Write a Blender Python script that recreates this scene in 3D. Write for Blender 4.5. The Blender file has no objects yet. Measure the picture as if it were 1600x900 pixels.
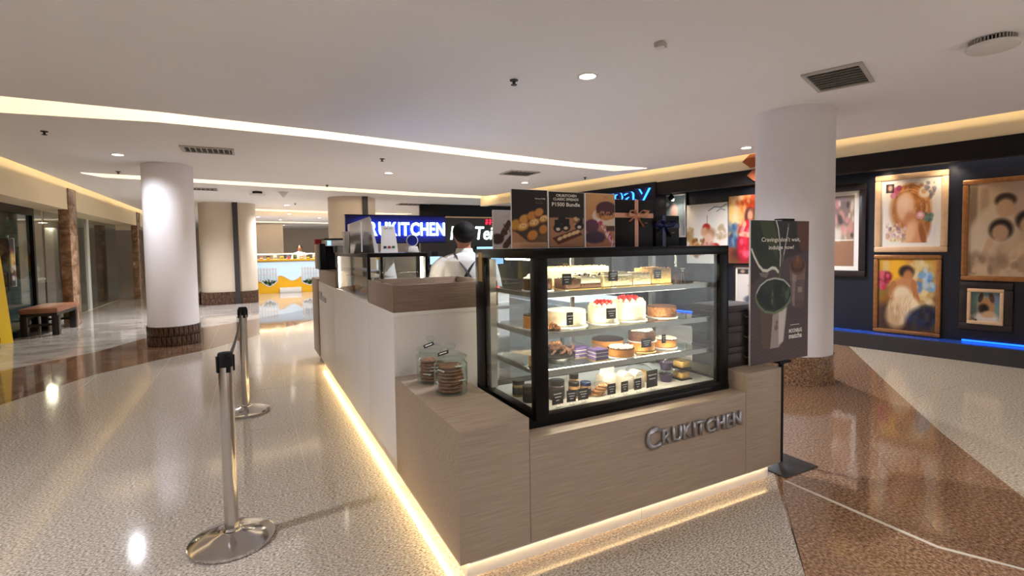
import bpy, bmesh, math, random
import numpy as np
from mathutils import Vector, Matrix

random.seed(7)
S = bpy.context.scene
COL = S.collection

# ------------------------------------------------------------------ camera
cam_d = bpy.data.cameras.new('camera')
cam = bpy.data.objects.new('camera', cam_d)
COL.objects.link(cam)
cam_d.sensor_width = 36.0
cam_d.lens = 36.0 * 789.14 / 1600.0
cam_d.shift_x = -4.14 / 1600.0
cam_d.shift_y = -27.6 / 1600.0
cam_d.clip_start = 0.05
R3 = Matrix(((0.88631562, 0.03356644, -0.46186352),
             (-0.46285, 0.03266892, -0.88583442),
             (-0.01464572, 0.99890242, 0.0444912)))
M4 = R3.to_4x4()
M4.translation = (0, 0, 1.45)
cam.matrix_world = M4
S.camera = cam

# ------------------------------------------------------------------ world, exposure
wd = bpy.data.worlds.new('world')
S.world = wd
wd.use_nodes = True
bg = wd.node_tree.nodes['Background']
bg.inputs[0].default_value = (0.97, 0.97, 1.0, 1)
bg.inputs[1].default_value = 1.0
S.view_settings.view_transform = 'Standard'
S.view_settings.look = 'None'
S.view_settings.exposure = 0.7
S.view_settings.gamma = 1.0
S.view_settings.use_curve_mapping = False
try:
    S.cycles.max_bounces = 10
    S.cycles.transparent_max_bounces = 24
    S.cycles.sample_clamp_indirect = 4.0
    S.cycles.caustics_reflective = False
    S.cycles.caustics_refractive = False
except Exception:
    pass

DOWN_W = 210.0      # watts of one ceiling downlight
COVE = 11.0         # emission of the cove strips
CE = 2.83          # ceiling height

# ------------------------------------------------------------------ colour + material helpers
def lin(c):
    return tuple(((x / 255.0) / 12.92) if x / 255.0 <= 0.04045 else (((x / 255.0) + 0.055) / 1.055) ** 2.4 for x in c)

MATS = {}
def newmat(name):
    m = bpy.data.materials.new(name)
    m.use_nodes = True
    MATS[name] = m
    return m, m.node_tree.nodes, m.node_tree.links, m.node_tree.nodes['Principled BSDF']

def plain(name, rgb, rough=0.5, metal=0.0, spec=0.5, var=0.0, vscale=8.0, bump=0.0, bscale=60.0):
    m, N, L, b = newmat(name)
    c = lin(rgb)
    b.inputs['Base Color'].default_value = (*c, 1)
    b.inputs['Roughness'].default_value = rough
    b.inputs['Metallic'].default_value = metal
    b.inputs['Specular IOR Level'].default_value = spec
    if var > 0 or bump > 0:
        g = N.new('ShaderNodeTexCoord')
    if var > 0:
        n = N.new('ShaderNodeTexNoise'); n.inputs['Scale'].default_value = vscale; n.inputs['Detail'].default_value = 5
        L.new(g.outputs['Object'], n.inputs['Vector'])
        r = N.new('ShaderNodeValToRGB')
        r.color_ramp.elements[0].position = 0.3; r.color_ramp.elements[1].position = 0.7
        r.color_ramp.elements[0].color = (*[x * (1 - var) for x in c], 1)
        r.color_ramp.elements[1].color = (*[min(1, x * (1 + var)) for x in c], 1)
        L.new(n.outputs['Fac'], r.inputs['Fac']); L.new(r.outputs['Color'], b.inputs['Base Color'])
    if bump > 0:
        n2 = N.new('ShaderNodeTexNoise'); n2.inputs['Scale'].default_value = bscale; n2.inputs['Detail'].default_value = 4
        L.new(g.outputs['Object'], n2.inputs['Vector'])
        bp = N.new('ShaderNodeBump'); bp.inputs['Strength'].default_value = bump; bp.inputs['Distance'].default_value = 0.01
        L.new(n2.outputs['Fac'], bp.inputs['Height']); L.new(bp.outputs['Normal'], b.inputs['Normal'])
    return m

def grain(name, rgbs, scale, nscale=1.0, rough=0.4, spec=0.4, pos=(0.3, 0.5, 0.7), detail=6, world=False, coat=0.0):
    """streaked or speckled stone / wood : noise with a stretched mapping driving a three colour ramp"""
    m, N, L, b = newmat(name)
    mp = N.new('ShaderNodeMapping'); mp.inputs['Scale'].default_value = scale
    if world:
        g = N.new('ShaderNodeNewGeometry'); L.new(g.outputs['Position'], mp.inputs['Vector'])
    else:
        g = N.new('ShaderNodeTexCoord'); L.new(g.outputs['Object'], mp.inputs['Vector'])
    n = N.new('ShaderNodeTexNoise'); n.inputs['Scale'].default_value = nscale; n.inputs['Detail'].default_value = detail
    n.inputs['Roughness'].default_value = 0.65
    L.new(mp.outputs['Vector'], n.inputs['Vector'])
    r = N.new('ShaderNodeValToRGB')
    r.color_ramp.elements[0].position = pos[0]; r.color_ramp.elements[0].color = (*lin(rgbs[0]), 1)
    r.color_ramp.elements[1].position = pos[2]; r.color_ramp.elements[1].color = (*lin(rgbs[2]), 1)
    e = r.color_ramp.elements.new(pos[1]); e.color = (*lin(rgbs[1]), 1)
    L.new(n.outputs['Fac'], r.inputs['Fac'])
    L.new(r.outputs['Color'], b.inputs['Base Color'])
    b.inputs['Roughness'].default_value = rough
    b.inputs['Specular IOR Level'].default_value = spec
    b.inputs['Coat Weight'].default_value = coat
    b.inputs['Coat Roughness'].default_value = 0.03
    return m

def emit(name, rgb, strength, base=None):
    m, N, L, b = newmat(name)
    c = lin(rgb)
    b.inputs['Base Color'].default_value = (*(lin(base) if base else c), 1)
    b.inputs['Emission Color'].default_value = (*c, 1)
    b.inputs['Emission Strength'].default_value = strength
    b.inputs['Roughness'].default_value = 0.5
    return m

def glass(name, tint=(235, 242, 240), refl=1.0, rough=0.02):
    """thin pane: clear transmission plus a Fresnel mirror"""
    m, N, L, b = newmat(name)
    N.remove(b)
    out = N['Material Output']
    t = N.new('ShaderNodeBsdfTransparent'); t.inputs['Color'].default_value = (*lin(tint), 1)
    g = N.new('ShaderNodeBsdfGlossy'); g.inputs['Roughness'].default_value = rough
    g.inputs['Color'].default_value = (refl, refl, refl, 1)
    lw = N.new('ShaderNodeLayerWeight'); lw.inputs['Blend'].default_value = 0.5
    pw = N.new('ShaderNodeMath'); pw.operation = 'POWER'; pw.inputs[1].default_value = 5.0
    L.new(lw.outputs['Facing'], pw.inputs[0])
    f = N.new('ShaderNodeMath'); f.operation = 'MULTIPLY_ADD'; f.inputs[1].default_value = 0.93; f.inputs[2].default_value = 0.04
    L.new(pw.outputs[0], f.inputs[0])
    x = N.new('ShaderNodeMixShader')
    L.new(f.outputs[0], x.inputs['Fac']); L.new(t.outputs['BSDF'], x.inputs[1]); L.new(g.outputs['BSDF'], x.inputs[2])
    L.new(x.outputs['Shader'], out.inputs['Surface'])
    return m

def print_mat(name, rough=0.35, spec=0.35):
    m, N, L, b = newmat(name)
    a = N.new('ShaderNodeAttribute'); a.attribute_name = 'Col'
    L.new(a.outputs['Color'], b.inputs['Base Color'])
    b.inputs['Roughness'].default_value = rough
    b.inputs['Specular IOR Level'].default_value = spec
    return m

def M(n): return MATS[n]

# ------------------------------------------------------------------ mesh helper
class MB:
    def __init__(s): s.v = []; s.f = []
    def add(s, vs, fs):
        o = len(s.v); s.v += [tuple(p) for p in vs]; s.f += [tuple(i + o for i in f) for f in fs]; return s
    def box(s, x0, x1, y0, y1, z0, z1):
        return s.add([(x0, y0, z0), (x1, y0, z0), (x1, y1, z0), (x0, y1, z0), (x0, y0, z1), (x1, y0, z1), (x1, y1, z1), (x0, y1, z1)],
                     [(0, 3, 2, 1), (4, 5, 6, 7), (0, 1, 5, 4), (1, 2, 6, 5), (2, 3, 7, 6), (3, 0, 4, 7)])
    def lathe(s, prof, n=24, cx=0, cy=0, cz=0, sy=1.0, cap=True):
        vs = []; fs = []
        for r, z in prof:
            for i in range(n):
                a = 2 * math.pi * i / n
                vs.append((cx + r * math.cos(a), cy + sy * r * math.sin(a), cz + z))
        k = len(prof)
        for j in range(k - 1):
            for i in range(n):
                i2 = (i + 1) % n
                fs.append((j * n + i, j * n + i2, (j + 1) * n + i2, (j + 1) * n + i))
        if cap:
            fs.append(tuple(reversed(range(n)))); fs.append(tuple((k - 1) * n + i for i in range(n)))
        return s.add(vs, fs)
    def cyl(s, cx, cy, z0, z1, r, n=20, r2=None):
        return s.lathe([(r, z0), (r if r2 is None else r2, z1)], n, cx, cy)
    def tube(s, pts, rad, n=8, closed=False, flat=1.0):
        pts = [Vector(p) for p in pts]; k = len(pts)
        rads = rad if isinstance(rad, (list, tuple)) else [rad] * k
        vs = []; fs = []
        up = None
        for i, p in enumerate(pts):
            if closed: t = pts[(i + 1) % k] - pts[i - 1]
            else: t = pts[min(i + 1, k - 1)] - pts[max(i - 1, 0)]
            t.normalize()
            if up is None:
                up = Vector((0, 0, 1)) if abs(t.z) < 0.9 else Vector((1, 0, 0))
            u = t.cross(up)
            if u.length < 1e-6: u = t.cross(Vector((0, 1, 0)))
            u.normalize(); w = u.cross(t).normalized(); up = w
            for j in range(n):
                a = 2 * math.pi * j / n
                vs.append(p + u * math.cos(a) * rads[i] + w * math.sin(a) * rads[i] * flat)
        for i in range(k if closed else k - 1):
            i2 = (i + 1) % k
            for j in range(n):
                j2 = (j + 1) % n
                fs.append((i * n + j, i * n + j2, i2 * n + j2, i2 * n + j))
        if not closed:
            fs.append(tuple(reversed(range(n)))); fs.append(tuple((k - 1) * n + j for j in range(n)))
        return s.add(vs, fs)
    def prism(s, poly, z0, z1):
        n = len(poly)
        vs = [(x, y, z0) for x, y in poly] + [(x, y, z1) for x, y in poly]
        fs = [tuple(reversed(range(n))), tuple(range(n, 2 * n))]
        fs += [(i, (i + 1) % n, n + (i + 1) % n, n + i) for i in range(n)]
        return s.add(vs, fs)
    def prism_y(s, poly, y0, y1):
        n = len(poly)
        vs = [(x, y0, z) for x, z in poly] + [(x, y1, z) for x, z in poly]
        fs = [tuple(range(n)), tuple(reversed(range(n, 2 * n)))]
        fs += [((i + 1) % n, i, n + i, n + (i + 1) % n) for i in range(n)]
        return s.add(vs, fs)
    def ell(s, cx, cy, cz, rx, ry, rz, n=14, m=8):
        vs = [(cx, cy, cz - rz)]; fs = []
        for j in range(1, m):
            b = math.pi * j / m - math.pi / 2
            for i in range(n):
                a = 2 * math.pi * i / n
                vs.append((cx + rx * math.cos(a) * math.cos(b), cy + ry * math.sin(a) * math.cos(b), cz + rz * math.sin(b)))
        vs.append((cx, cy, cz + rz)); T = len(vs) - 1
        for i in range(n):
            i2 = (i + 1) % n
            fs.append((0, 1 + i2, 1 + i)); fs.append((T, 1 + (m - 2) * n + i, 1 + (m - 2) * n + i2))
            for j in range(m - 2):
                fs.append((1 + j * n + i, 1 + j * n + i2, 1 + (j + 1) * n + i2, 1 + (j + 1) * n + i))
        return s.add(vs, fs)
    def mesh(s, name, bevel=0.0, smooth=35.0, seg=2):
        me = bpy.data.meshes.new(name)
        me.from_pydata(s.v, [], s.f)
        bm = bmesh.new(); bm.from_mesh(me)
        bmesh.ops.recalc_face_normals(bm, faces=bm.faces)
        if bevel > 0:
            es = [e for e in bm.edges if len(e.link_faces) == 2 and e.calc_face_angle(0) > 0.6]
            bmesh.ops.bevel(bm, geom=es, offset=bevel, segments=seg, profile=0.5, affect='EDGES', clamp_overlap=True)
        if smooth:
            ang = math.radians(smooth)
            for f in bm.faces: f.smooth = True
            for e in bm.edges:
                e.smooth = not (len(e.link_faces) != 2 or e.calc_face_angle(0) > ang)
        bm.to_mesh(me); bm.free()
        return me
    def build(s, name, mat, parent=None, loc=(0, 0, 0), rot=(0, 0, 0), bevel=0.0, smooth=35.0, label=None):
        return place(name, s.mesh(name, bevel, smooth), mat, parent, loc, rot, label)

def place(name, me, mat, parent=None, loc=(0, 0, 0), rot=(0, 0, 0), label=None):
    o = bpy.data.objects.new(name, me)
    COL.objects.link(o)
    if mat is not None and not me.materials: me.materials.append(M(mat) if isinstance(mat, str) else mat)
    o.location = loc; o.rotation_euler = rot
    if parent is not None: o.parent = parent
    if label: o['label'] = label
    return o

def tag(o, label, cat, group=None):
    o['label'] = label; o['category'] = cat
    if group: o['group'] = group
    return o
def thing(name, label, cat, loc=(0, 0, 0), rz=0.0, group=None):
    o = bpy.data.objects.new(name, None); COL.objects.link(o)
    o.empty_display_size = 0.1
    o.location = loc; o.rotation_euler = (0, 0, rz)
    return tag(o, label, cat, group)
def struct(o):
    o['kind'] = 'structure'; return o
def root(name, loc=(0, 0, 0), rz=0.0):
    o = bpy.data.objects.new(name, None); COL.objects.link(o); o.location = loc; o.rotation_euler = (0, 0, rz); return o
def copy_tree(o, parent=None):
    c = o.copy(); COL.objects.link(c)
    if parent is not None: c.parent = parent
    for ch in list(o.children): copy_tree(ch, c)
    return c

def lamp(kind, loc, watts, rgb, parent=None, size=0.1, rot=(0, 0, 0), spot=None, sy=None, blend=0.6):
    d = bpy.data.lights.new('light', kind)
    d.energy = watts; d.color = lin(rgb)
    if kind == 'AREA':
        d.size = size
        if sy: d.shape = 'RECTANGLE'; d.size_y = sy
    else: d.shadow_soft_size = size
    if kind == 'SPOT': d.spot_size = math.radians(spot); d.spot_blend = blend
    o = bpy.data.objects.new('lamp_light', d); COL.objects.link(o)
    o.location = loc; o.rotation_euler = rot
    if parent is not None: o.parent = parent
    return o

# ------------------------------------------------------------------ text
def text_raw(s, bold=0.0):
    cu = bpy.data.curves.new('t', 'FONT'); cu.body = s; cu.size = 1.0; cu.resolution_u = 3; cu.offset = bold
    ob = bpy.data.objects.new('t', cu); COL.objects.link(ob)
    me = bpy.data.meshes.new_from_object(ob)
    bpy.data.objects.remove(ob); bpy.data.curves.remove(cu)
    return me
TXT = {}
def text_mesh(s, w, h, depth=0.0, name='lettering', italic=0.0, bold=0.0):
    """flat or extruded lettering in the XZ plane, facing -Y, left-bottom at the origin, scaled into w x h"""
    me = text_raw(s, bold)
    co = np.empty(len(me.vertices) * 3); me.vertices.foreach_get('co', co); co = co.reshape(-1, 3)
    mn = co.min(0); mx = co.max(0)
    sx = w / max(mx[0] - mn[0], 1e-6) if w else None; sz = h / max(mx[1] - mn[1], 1e-6)
    if sx is None: sx = sz
    bm = bmesh.new(); bm.from_mesh(me)
    if depth > 0:
        r = bmesh.ops.extrude_face_region(bm, geom=bm.faces[:])
        for g in r['geom']:
            if isinstance(g, bmesh.types.BMVert): g.co.z += 1.0
    for v in bm.verts:
        x, y, z = v.co
        zz = (y - mn[1]) * sz
        v.co = ((x - mn[0]) * sx + italic * zz, -(z * depth), zz)
    bmesh.ops.recalc_face_normals(bm, faces=bm.faces)
    if depth == 0:
        bm.normal_update()
        for f in bm.faces:
            if f.normal.y > 0: f.normal_flip()
    bm.to_mesh(me); bm.free()
    return me
def letters(s, x, y, z, w, h, depth, mat, parent, gap=0.12, big_first=1.0, rot=(0, 0, 0), drop=0.0, bold=0.0):
    """one child mesh for each letter, spread over width w"""
    mes = []
    for ch in s:
        me = text_raw(ch)
        co = np.empty(len(me.vertices) * 3); me.vertices.foreach_get('co', co); co = co.reshape(-1, 3)
        mes.append(co[:, 0].max() - co[:, 0].min()); bpy.data.meshes.remove(me)
    mes[0] *= big_first
    tot = sum(mes) + gap * (len(s) - 1); k = w / tot; cx = x
    for i, ch in enumerate(s):
        hh = h * (big_first if i == 0 else 1.0)
        me = text_mesh(ch, mes[i] * k, hh, depth, bold=bold)
        place('letter', me, mat, parent, (cx, y, z - (drop if i == 0 else 0)), rot)
        cx += (mes[i] + gap) * k
def line(s, x, y, z, w, h, mat, parent, depth=0.0, name='lettering', bold=0.018):
    return place(name, text_mesh(s, w, h, depth, bold=bold), mat, parent, (x, y, z))

# ------------------------------------------------------------------ printed pictures
class Canvas:
    def __init__(s, nx, ny, bgc):
        s.nx, s.ny = nx, ny
        s.u, s.v = np.meshgrid(np.linspace(0, 1, nx), np.linspace(0, 1, ny))
        s.c = np.ones((ny, nx, 3)) * np.array(bgc, float)
        s.rng = np.random.RandomState(5)
    def _mix(s, a, col):
        s.c = s.c * (1 - a[..., None]) + np.array(col, float) * a[..., None]; return s
    def ell(s, cx, cy, rx, ry, col, soft=0.12, rot=0.0, op=1.0):
        ca, sa = math.cos(math.radians(rot)), math.sin(math.radians(rot))
        x = s.u - cx; y = s.v - cy
        d = np.sqrt(((x * ca + y * sa) / rx) ** 2 + ((-x * sa + y * ca) / ry) ** 2)
        return s._mix(np.clip((1 + soft - d) / (2 * soft), 0, 1) * op, col)
    def rect(s, x0, x1, y0, y1, col, op=1.0, soft=0.004):
        a = np.clip((s.u - x0) / soft, 0, 1) * np.clip((x1 - s.u) / soft, 0, 1) * np.clip((s.v - y0) / soft, 0, 1) * np.clip((y1 - s.v) / soft, 0, 1)
        return s._mix(a * op, col)
    def poly(s, pts, col, op=1.0):
        ins = np.zeros(s.u.shape, bool); n = len(pts); j = n - 1
        for i in range(n):
            xi, yi = pts[i]; xj, yj = pts[j]
            c = ((yi > s.v) != (yj > s.v)) & (s.u < (xj - xi) * (s.v - yi) / ((yj - yi) if yj != yi else 1e-9) + xi)
            ins ^= c; j = i
        return s._mix(ins.astype(float) * op, col)
    def stroke(s, pts, w, col, op=1.0):
        d = np.full(s.u.shape, 9.0)
        for (x0, y0), (x1, y1) in zip(pts[:-1], pts[1:]):
            dx, dy = x1 - x0, y1 - y0; L = dx * dx + dy * dy + 1e-9
            t = np.clip(((s.u - x0) * dx + (s.v - y0) * dy) / L, 0, 1)
            d = np.minimum(d, np.hypot(s.u - x0 - t * dx, s.v - y0 - t * dy))
        return s._mix(np.clip((w - d) / (0.4 * w) + 0.5, 0, 1) * op, col)
    def vgrad(s, c0, c1):
        s.c = np.array(c0, float) * (1 - s.v[..., None]) + np.array(c1, float) * s.v[..., None]; return s
    def mottled(s, amp, cells=12):
        g = s.rng.rand(cells + 2, cells + 2, 3) - 0.5
        x = s.u * cells; y = s.v * cells
        i = np.floor(x).astype(int); j = np.floor(y).astype(int); fx = (x - i)[..., None]; fy = (y - j)[..., None]
        n = (g[j, i] * (1 - fx) + g[j, i + 1] * fx) * (1 - fy) + (g[j + 1, i] * (1 - fx) + g[j + 1, i + 1] * fx) * fy
        s.c = np.clip(s.c + n * 2 * amp, 0, 255); return s
    def dabs(s, n, x0, x1, y0, y1, cols, rmin, rmax, op=0.8):
        for _ in range(n):
            r = s.rng.uniform(rmin, rmax)
            s.ell(s.rng.uniform(x0, x1), s.rng.uniform(y0, y1), r * s.rng.uniform(0.6, 1.7), r, cols[s.rng.randint(len(cols))], 0.35, s.rng.uniform(0, 180), op)
        return s
    def text_rows(s, x0, x1, y0, y1, n, col, op=0.5):
        h = (y1 - y0) / n
        for i in range(n):
            s.rect(x0, x1 - s.rng.uniform(0, 0.25) * (x1 - x0), y0 + h * i, y0 + h * i + h * 0.45, col, op)
        return s
    def mesh(s, name, w, h):
        ny, nx = s.ny, s.nx
        vs = np.stack([(s.u - 0.5) * w, np.zeros_like(s.u), (1 - s.v) * h], -1).reshape(-1, 3)
        idx = np.arange(nx * ny).reshape(ny, nx)
        fs = np.stack([idx[1:, :-1], idx[1:, 1:], idx[:-1, 1:], idx[:-1, :-1]], -1).reshape(-1, 4)
        me = bpy.data.meshes.new(name)
        me.from_pydata(vs.tolist(), [], fs.tolist())
        x = s.c / 255.0
        l = np.where(x <= 0.04045, x / 12.92, ((x + 0.055) / 1.055) ** 2.4)
        a = me.color_attributes.new('Col', 'FLOAT_COLOR', 'POINT')
        a.data.foreach_set('color', np.concatenate([l.reshape(-1, 3), np.ones((nx * ny, 1))], 1).ravel().astype(np.float32))
        return me
    def put(s, w, h, parent, loc, mat='print_satin', name='print'):
        return place(name, s.mesh(name, w, h), mat, parent, loc)

# ------------------------------------------------------------------ polygon clipping (for floor tiles)
def clip_half(poly, a, b, c):
    out = []
    for i in range(len(poly)):
        p, q = poly[i], poly[(i + 1) % len(poly)]
        dp = a * p[0] + b * p[1] - c; dq = a * q[0] + b * q[1] - c
        if dp >= 0: out.append(p)
        if (dp > 0 > dq) or (dp < 0 < dq):
            t = dp / (dp - dq); out.append((p[0] + (q[0] - p[0]) * t, p[1] + (q[1] - p[1]) * t))
    return out
def clip_rect(poly, u0, u1, v0, v1, e1=(1, 0), e2=(0, 1)):
    for a, b, c in ((e1[0], e1[1], u0), (-e1[0], -e1[1], -u1), (e2[0], e2[1], v0), (-e2[0], -e2[1], -v1)):
        poly = clip_half(poly, a, b, c)
        if len(poly) < 3: return []
    return poly
def area(p):
    return 0.5 * abs(sum(p[i][0] * p[(i + 1) % len(p)][1] - p[(i + 1) % len(p)][0] * p[i][1] for i in range(len(p))))

# ------------------------------------------------------------------ materials
plain('ceiling_paint', (250, 249, 249), 0.75, var=0.02, vscale=0.7)
plain('cove_paint', (250, 246, 238), 0.7)
plain('column_white', (238, 235, 238), 0.6, spec=0.25, var=0.015, vscale=3)
plain('beige_wall', (205, 190, 170), 0.6, var=0.03, vscale=2)
plain('cream_fascia', (238, 222, 188), 0.6)
grain('laminate_wood', ((144, 126, 108), (158, 139, 120), (170, 151, 132)), (4, 40, 120), 1.0, 0.38, 0.35)
grain('laminate_dark', ((124, 103, 88), (138, 116, 100), (150, 128, 112)), (4, 40, 120), 1.0, 0.38, 0.35)
plain('white_laminate', (234, 230, 226), 0.35, var=0.01, vscale=2)
plain('white_trim', (236, 233, 228), 0.35)
plain('kick_stone', (205, 200, 192), 0.4, var=0.05, vscale=6)
plain('black_frame', (10, 9, 10), 0.3, spec=0.2)
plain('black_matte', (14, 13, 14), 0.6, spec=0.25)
plain('charcoal', (44, 42, 42), 0.5)
plain('steel', (200, 197, 194), 0.14, 1.0)
plain('steel_shelf', (170, 168, 164), 0.3, 1.0, var=0.05)
plain('brushed_letters', (170, 168, 170), 0.38, 0.7)
plain('grey_plastic', (120, 116, 112), 0.5)
plain('dark_grout', (60, 46, 36), 0.8)
plain('pale_grout', (190, 178, 160), 0.8)
grain('granite_light', ((96, 84, 72), (160, 148, 134), (206, 196, 182)), (70, 150, 80), 1.0, 0.10, 0.5, (0.36, 0.5, 0.63), 4, world=True)
grain('granite_brown', ((78, 56, 40), (130, 98, 74), (176, 144, 112)), (75, 58, 70), 1.0, 0.08, 0.5, (0.34, 0.5, 0.68), 4, world=True)
grain('granite_tan', ((128, 112, 92), (180, 164, 142), (210, 197, 176)), (85, 65, 85), 1.0, 0.11, 0.5, (0.34, 0.5, 0.66), 4, world=True)
grain('marble_grey', ((136, 128, 118), (170, 161, 150), (192, 184, 174)), (1.4, 3.2, 2), 1.0, 0.05, 0.6, (0.32, 0.5, 0.68), 7, world=True)
grain('stone_band', ((72, 52, 40), (106, 80, 62), (140, 110, 88)), (6, 5, 6), 1.0, 0.06, 0.6, (0.3, 0.5, 0.7), 7, world=True)
grain('stone_clad', ((44, 30, 22), (78, 56, 42), (112, 84, 64)), (30, 30, 12), 1.0, 0.25, 0.5, (0.3, 0.5, 0.7), 6)
grain('stone_shop', ((90, 62, 44), (136, 104, 78), (176, 146, 118)), (5, 5, 8), 1.0, 0.12, 0.5, (0.3, 0.5, 0.7), 6)
plain('gallery_navy', (20, 24, 38), 0.35, var=0.08, vscale=3)
plain('gallery_beam', (22, 19, 19), 0.5, spec=0.25)
plain('platform_paint', (48, 46, 48), 0.5)
plain('platform_blue_glow', (40, 78, 170), 0.25, var=0.2, vscale=5)  # blue light on the platform top, put into its colour
plain('frame_pale', (216, 178, 138), 0.35, var=0.08, vscale=14)
plain('frame_gold', (156, 104, 56), 0.3, 0.3, var=0.2, vscale=20)
plain('frame_dark', (36, 26, 24), 0.35)
plain('frame_silver', (200, 200, 206), 0.3, 0.4)
plain('mat_board', (232, 224, 212), 0.7)
plain('canvas_edge', (220, 214, 204), 0.7)
glass('pane_clear', (248, 251, 250))
glass('pane_shop', (196, 206, 204))
glass('jar_glass', (245, 250, 249))
glass('clear_plastic', (250, 250, 250), 0.8, 0.1)
print_mat('print_satin', 0.45)
print_mat('print_gloss', 0.2)
emit('led_warm', (255, 226, 176), 11.0)
emit('led_white', (255, 238, 212), 22.0)
emit('downlight_face', (255, 246, 232), 14.0)
emit('edge_led', (255, 226, 176), 5.5)
emit('led_front', (255, 226, 172), 80.0)
emit('led_aisle', (255, 228, 172), 24.0)
plain('deck_white', (196, 192, 184), 0.35)
emit('cove_led', (255, 234, 204), COVE)
emit('sign_white', (196, 232, 255), 4.0)
emit('sign_blue', (0, 62, 255), 5.0)
emit('neon_white', (222, 250, 250), 2.6)
emit('neon_red', (255, 30, 60), 2.0)
emit('channel_blue', (46, 140, 255), 2.2)
emit('led_blue', (20, 90, 255), 2.5)
emit('screen_blue', (150, 196, 240), 0.9)
emit('lit_front', (200, 228, 252), 0.3)
plain('sign_board', (6, 22, 110), 0.3)
plain('paper_white', (236, 233, 230), 0.5)
plain('ink_black', (20, 18, 18), 0.5)
plain('ink_white', (244, 240, 232), 0.5)
plain('ink_grey', (150, 140, 128), 0.5)
plain('ink_gold', (170, 120, 70), 0.4)
plain('chalk_card', (40, 38, 42), 0.6)
plain('wire', (170, 168, 166), 0.3, 1.0)
# food
plain('choc_cake', (98, 62, 42), 0.7, var=0.35, vscale=60, bump=0.4)
plain('choc_dark', (52, 34, 30), 0.55, var=0.3, vscale=70, bump=0.4)
plain('cream', (240, 230, 200), 0.45, var=0.03, vscale=12)
plain('whipped', (244, 236, 214), 0.5)
plain('strawberry', (206, 42, 34), 0.3)
plain('crumb', (236, 214, 168), 0.8, var=0.22, vscale=90, bump=0.6)
plain('sponge', (228, 184, 108), 0.75, var=0.18, vscale=50, bump=0.3)
plain('caramel', (214, 142, 66), 0.45, var=0.2, vscale=20)
plain('nuts', (176, 116, 66), 0.6, var=0.5, vscale=60, bump=0.5)
plain('ube', (112, 92, 148), 0.6, var=0.15, vscale=30)
plain('ube_dark', (66, 52, 84), 0.6)
plain('board_white', (238, 234, 226), 0.5)
plain('board_gold', (196, 160, 96), 0.4, 0.3)
plain('cookie', (142, 94, 64), 0.75, var=0.4, vscale=50, bump=0.5)
plain('cookie_tan', (186, 136, 88), 0.7, var=0.3, vscale=40)
plain('jam_jar', (126, 108, 52), 0.3, var=0.2)
plain('jam_dark', (56, 40, 46), 0.3)
plain('lid_black', (24, 23, 24), 0.3)
plain('lid_navy', (34, 48, 86), 0.3)
plain('carton_white', (238, 228, 212), 0.45)
plain('box_brown', (40, 28, 26), 0.45)
plain('gift_black', (22, 18, 17), 0.5, spec=0.25)
plain('ribbon_pink', (222, 164, 134), 0.35)
plain('ribbon_navy', (26, 36, 92), 0.35)
# people
plain('skin', (158, 108, 82), 0.5)
plain('hair', (14, 12, 12), 0.7, spec=0.2, bump=0.3, bscale=90)
plain('polo_white', (200, 199, 197), 0.8, bump=0.15, bscale=25)
plain('trousers', (30, 30, 34), 0.8)
plain('strap_black', (22, 22, 24), 0.6)
# others
plain('leather', (132, 84, 58), 0.4, var=0.12, vscale=20)
plain('bench_wood', (30, 22, 20), 0.3)
plain('safety_yellow', (246, 204, 16), 0.4)
plain('kiosk_yellow', (240, 182, 20), 0.4)
plain('plastic_white', (228, 226, 222), 0.4)
plain('leaf', (58, 96, 36), 0.5, var=0.3, vscale=20)
plain('rust', (150, 74, 34), 0.6, var=0.2)
plain('ac_grille', (186, 180, 172), 0.5)
plain('ac_dark', (42, 38, 36), 0.8)
plain('shop_dark', (38, 34, 32), 0.4)
plain('shop_warm', (150, 132, 108), 0.6, var=0.05, vscale=2)
plain('fridge', (206, 218, 228), 0.3)
plain('red_box', (176, 34, 38), 0.5)
plain('beltcloth', (70, 66, 66), 0.8)

# ------------------------------------------------------------------ floor
floor = struct(root('floor'))
slab = MB().box(-14, 16, -16, 40, -0.2, -0.0015).build('floor_slab', 'pale_grout', floor)
NEAR = [(-4.6, -1.0), (-3.3, 3.5), (-2.75, 5.3), (-2.205, 6.604), (-1.703, 7.688), (-1.2, 8.24), (-0.576, 8.803), (0.239, 10.056), (1.12, 11.301), (2.6, 13.0), (5.0, 15.0), (6.2, 15.6)]
FAR = [(-6.4, -1.0), (-4.4, 5.0), (-3.5, 7.4), (-2.836, 8.552), (-2.081, 9.455), (-1.639, 10.578), (-0.834, 11.354), (0.05, 12.2), (1.6, 13.9), (4.0, 16.2), (6.2, 17.4)]
E1 = (0.757, 0.653); E2 = (0.653, -0.757)
LB = [(0.0, -0.55), (2.098, 1.323), (2.803, 1.954), (4.6, 3.5), (6.9, 5.5)]
RB = [(1.3, -1.0), (2.4, -0.06), (3.816, 1.151), (4.616, 1.867), (5.705, 2.743), (7.441, 4.11), (9.0, 5.1)]
zoneA = NEAR + [(6.2, 9.0), (6.9, 5.5)] + LB[::-1][1:] + [(-1.0, -1.0)]
zoneB = LB + [(9.0, 6.2)] + RB[::-1]
zoneC = RB + [(9.0, -1.0)]
zoneD = NEAR + FAR[::-1]
zoneE = FAR + [(6.2, 20.0), (-6.4, 20.0)]
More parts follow.
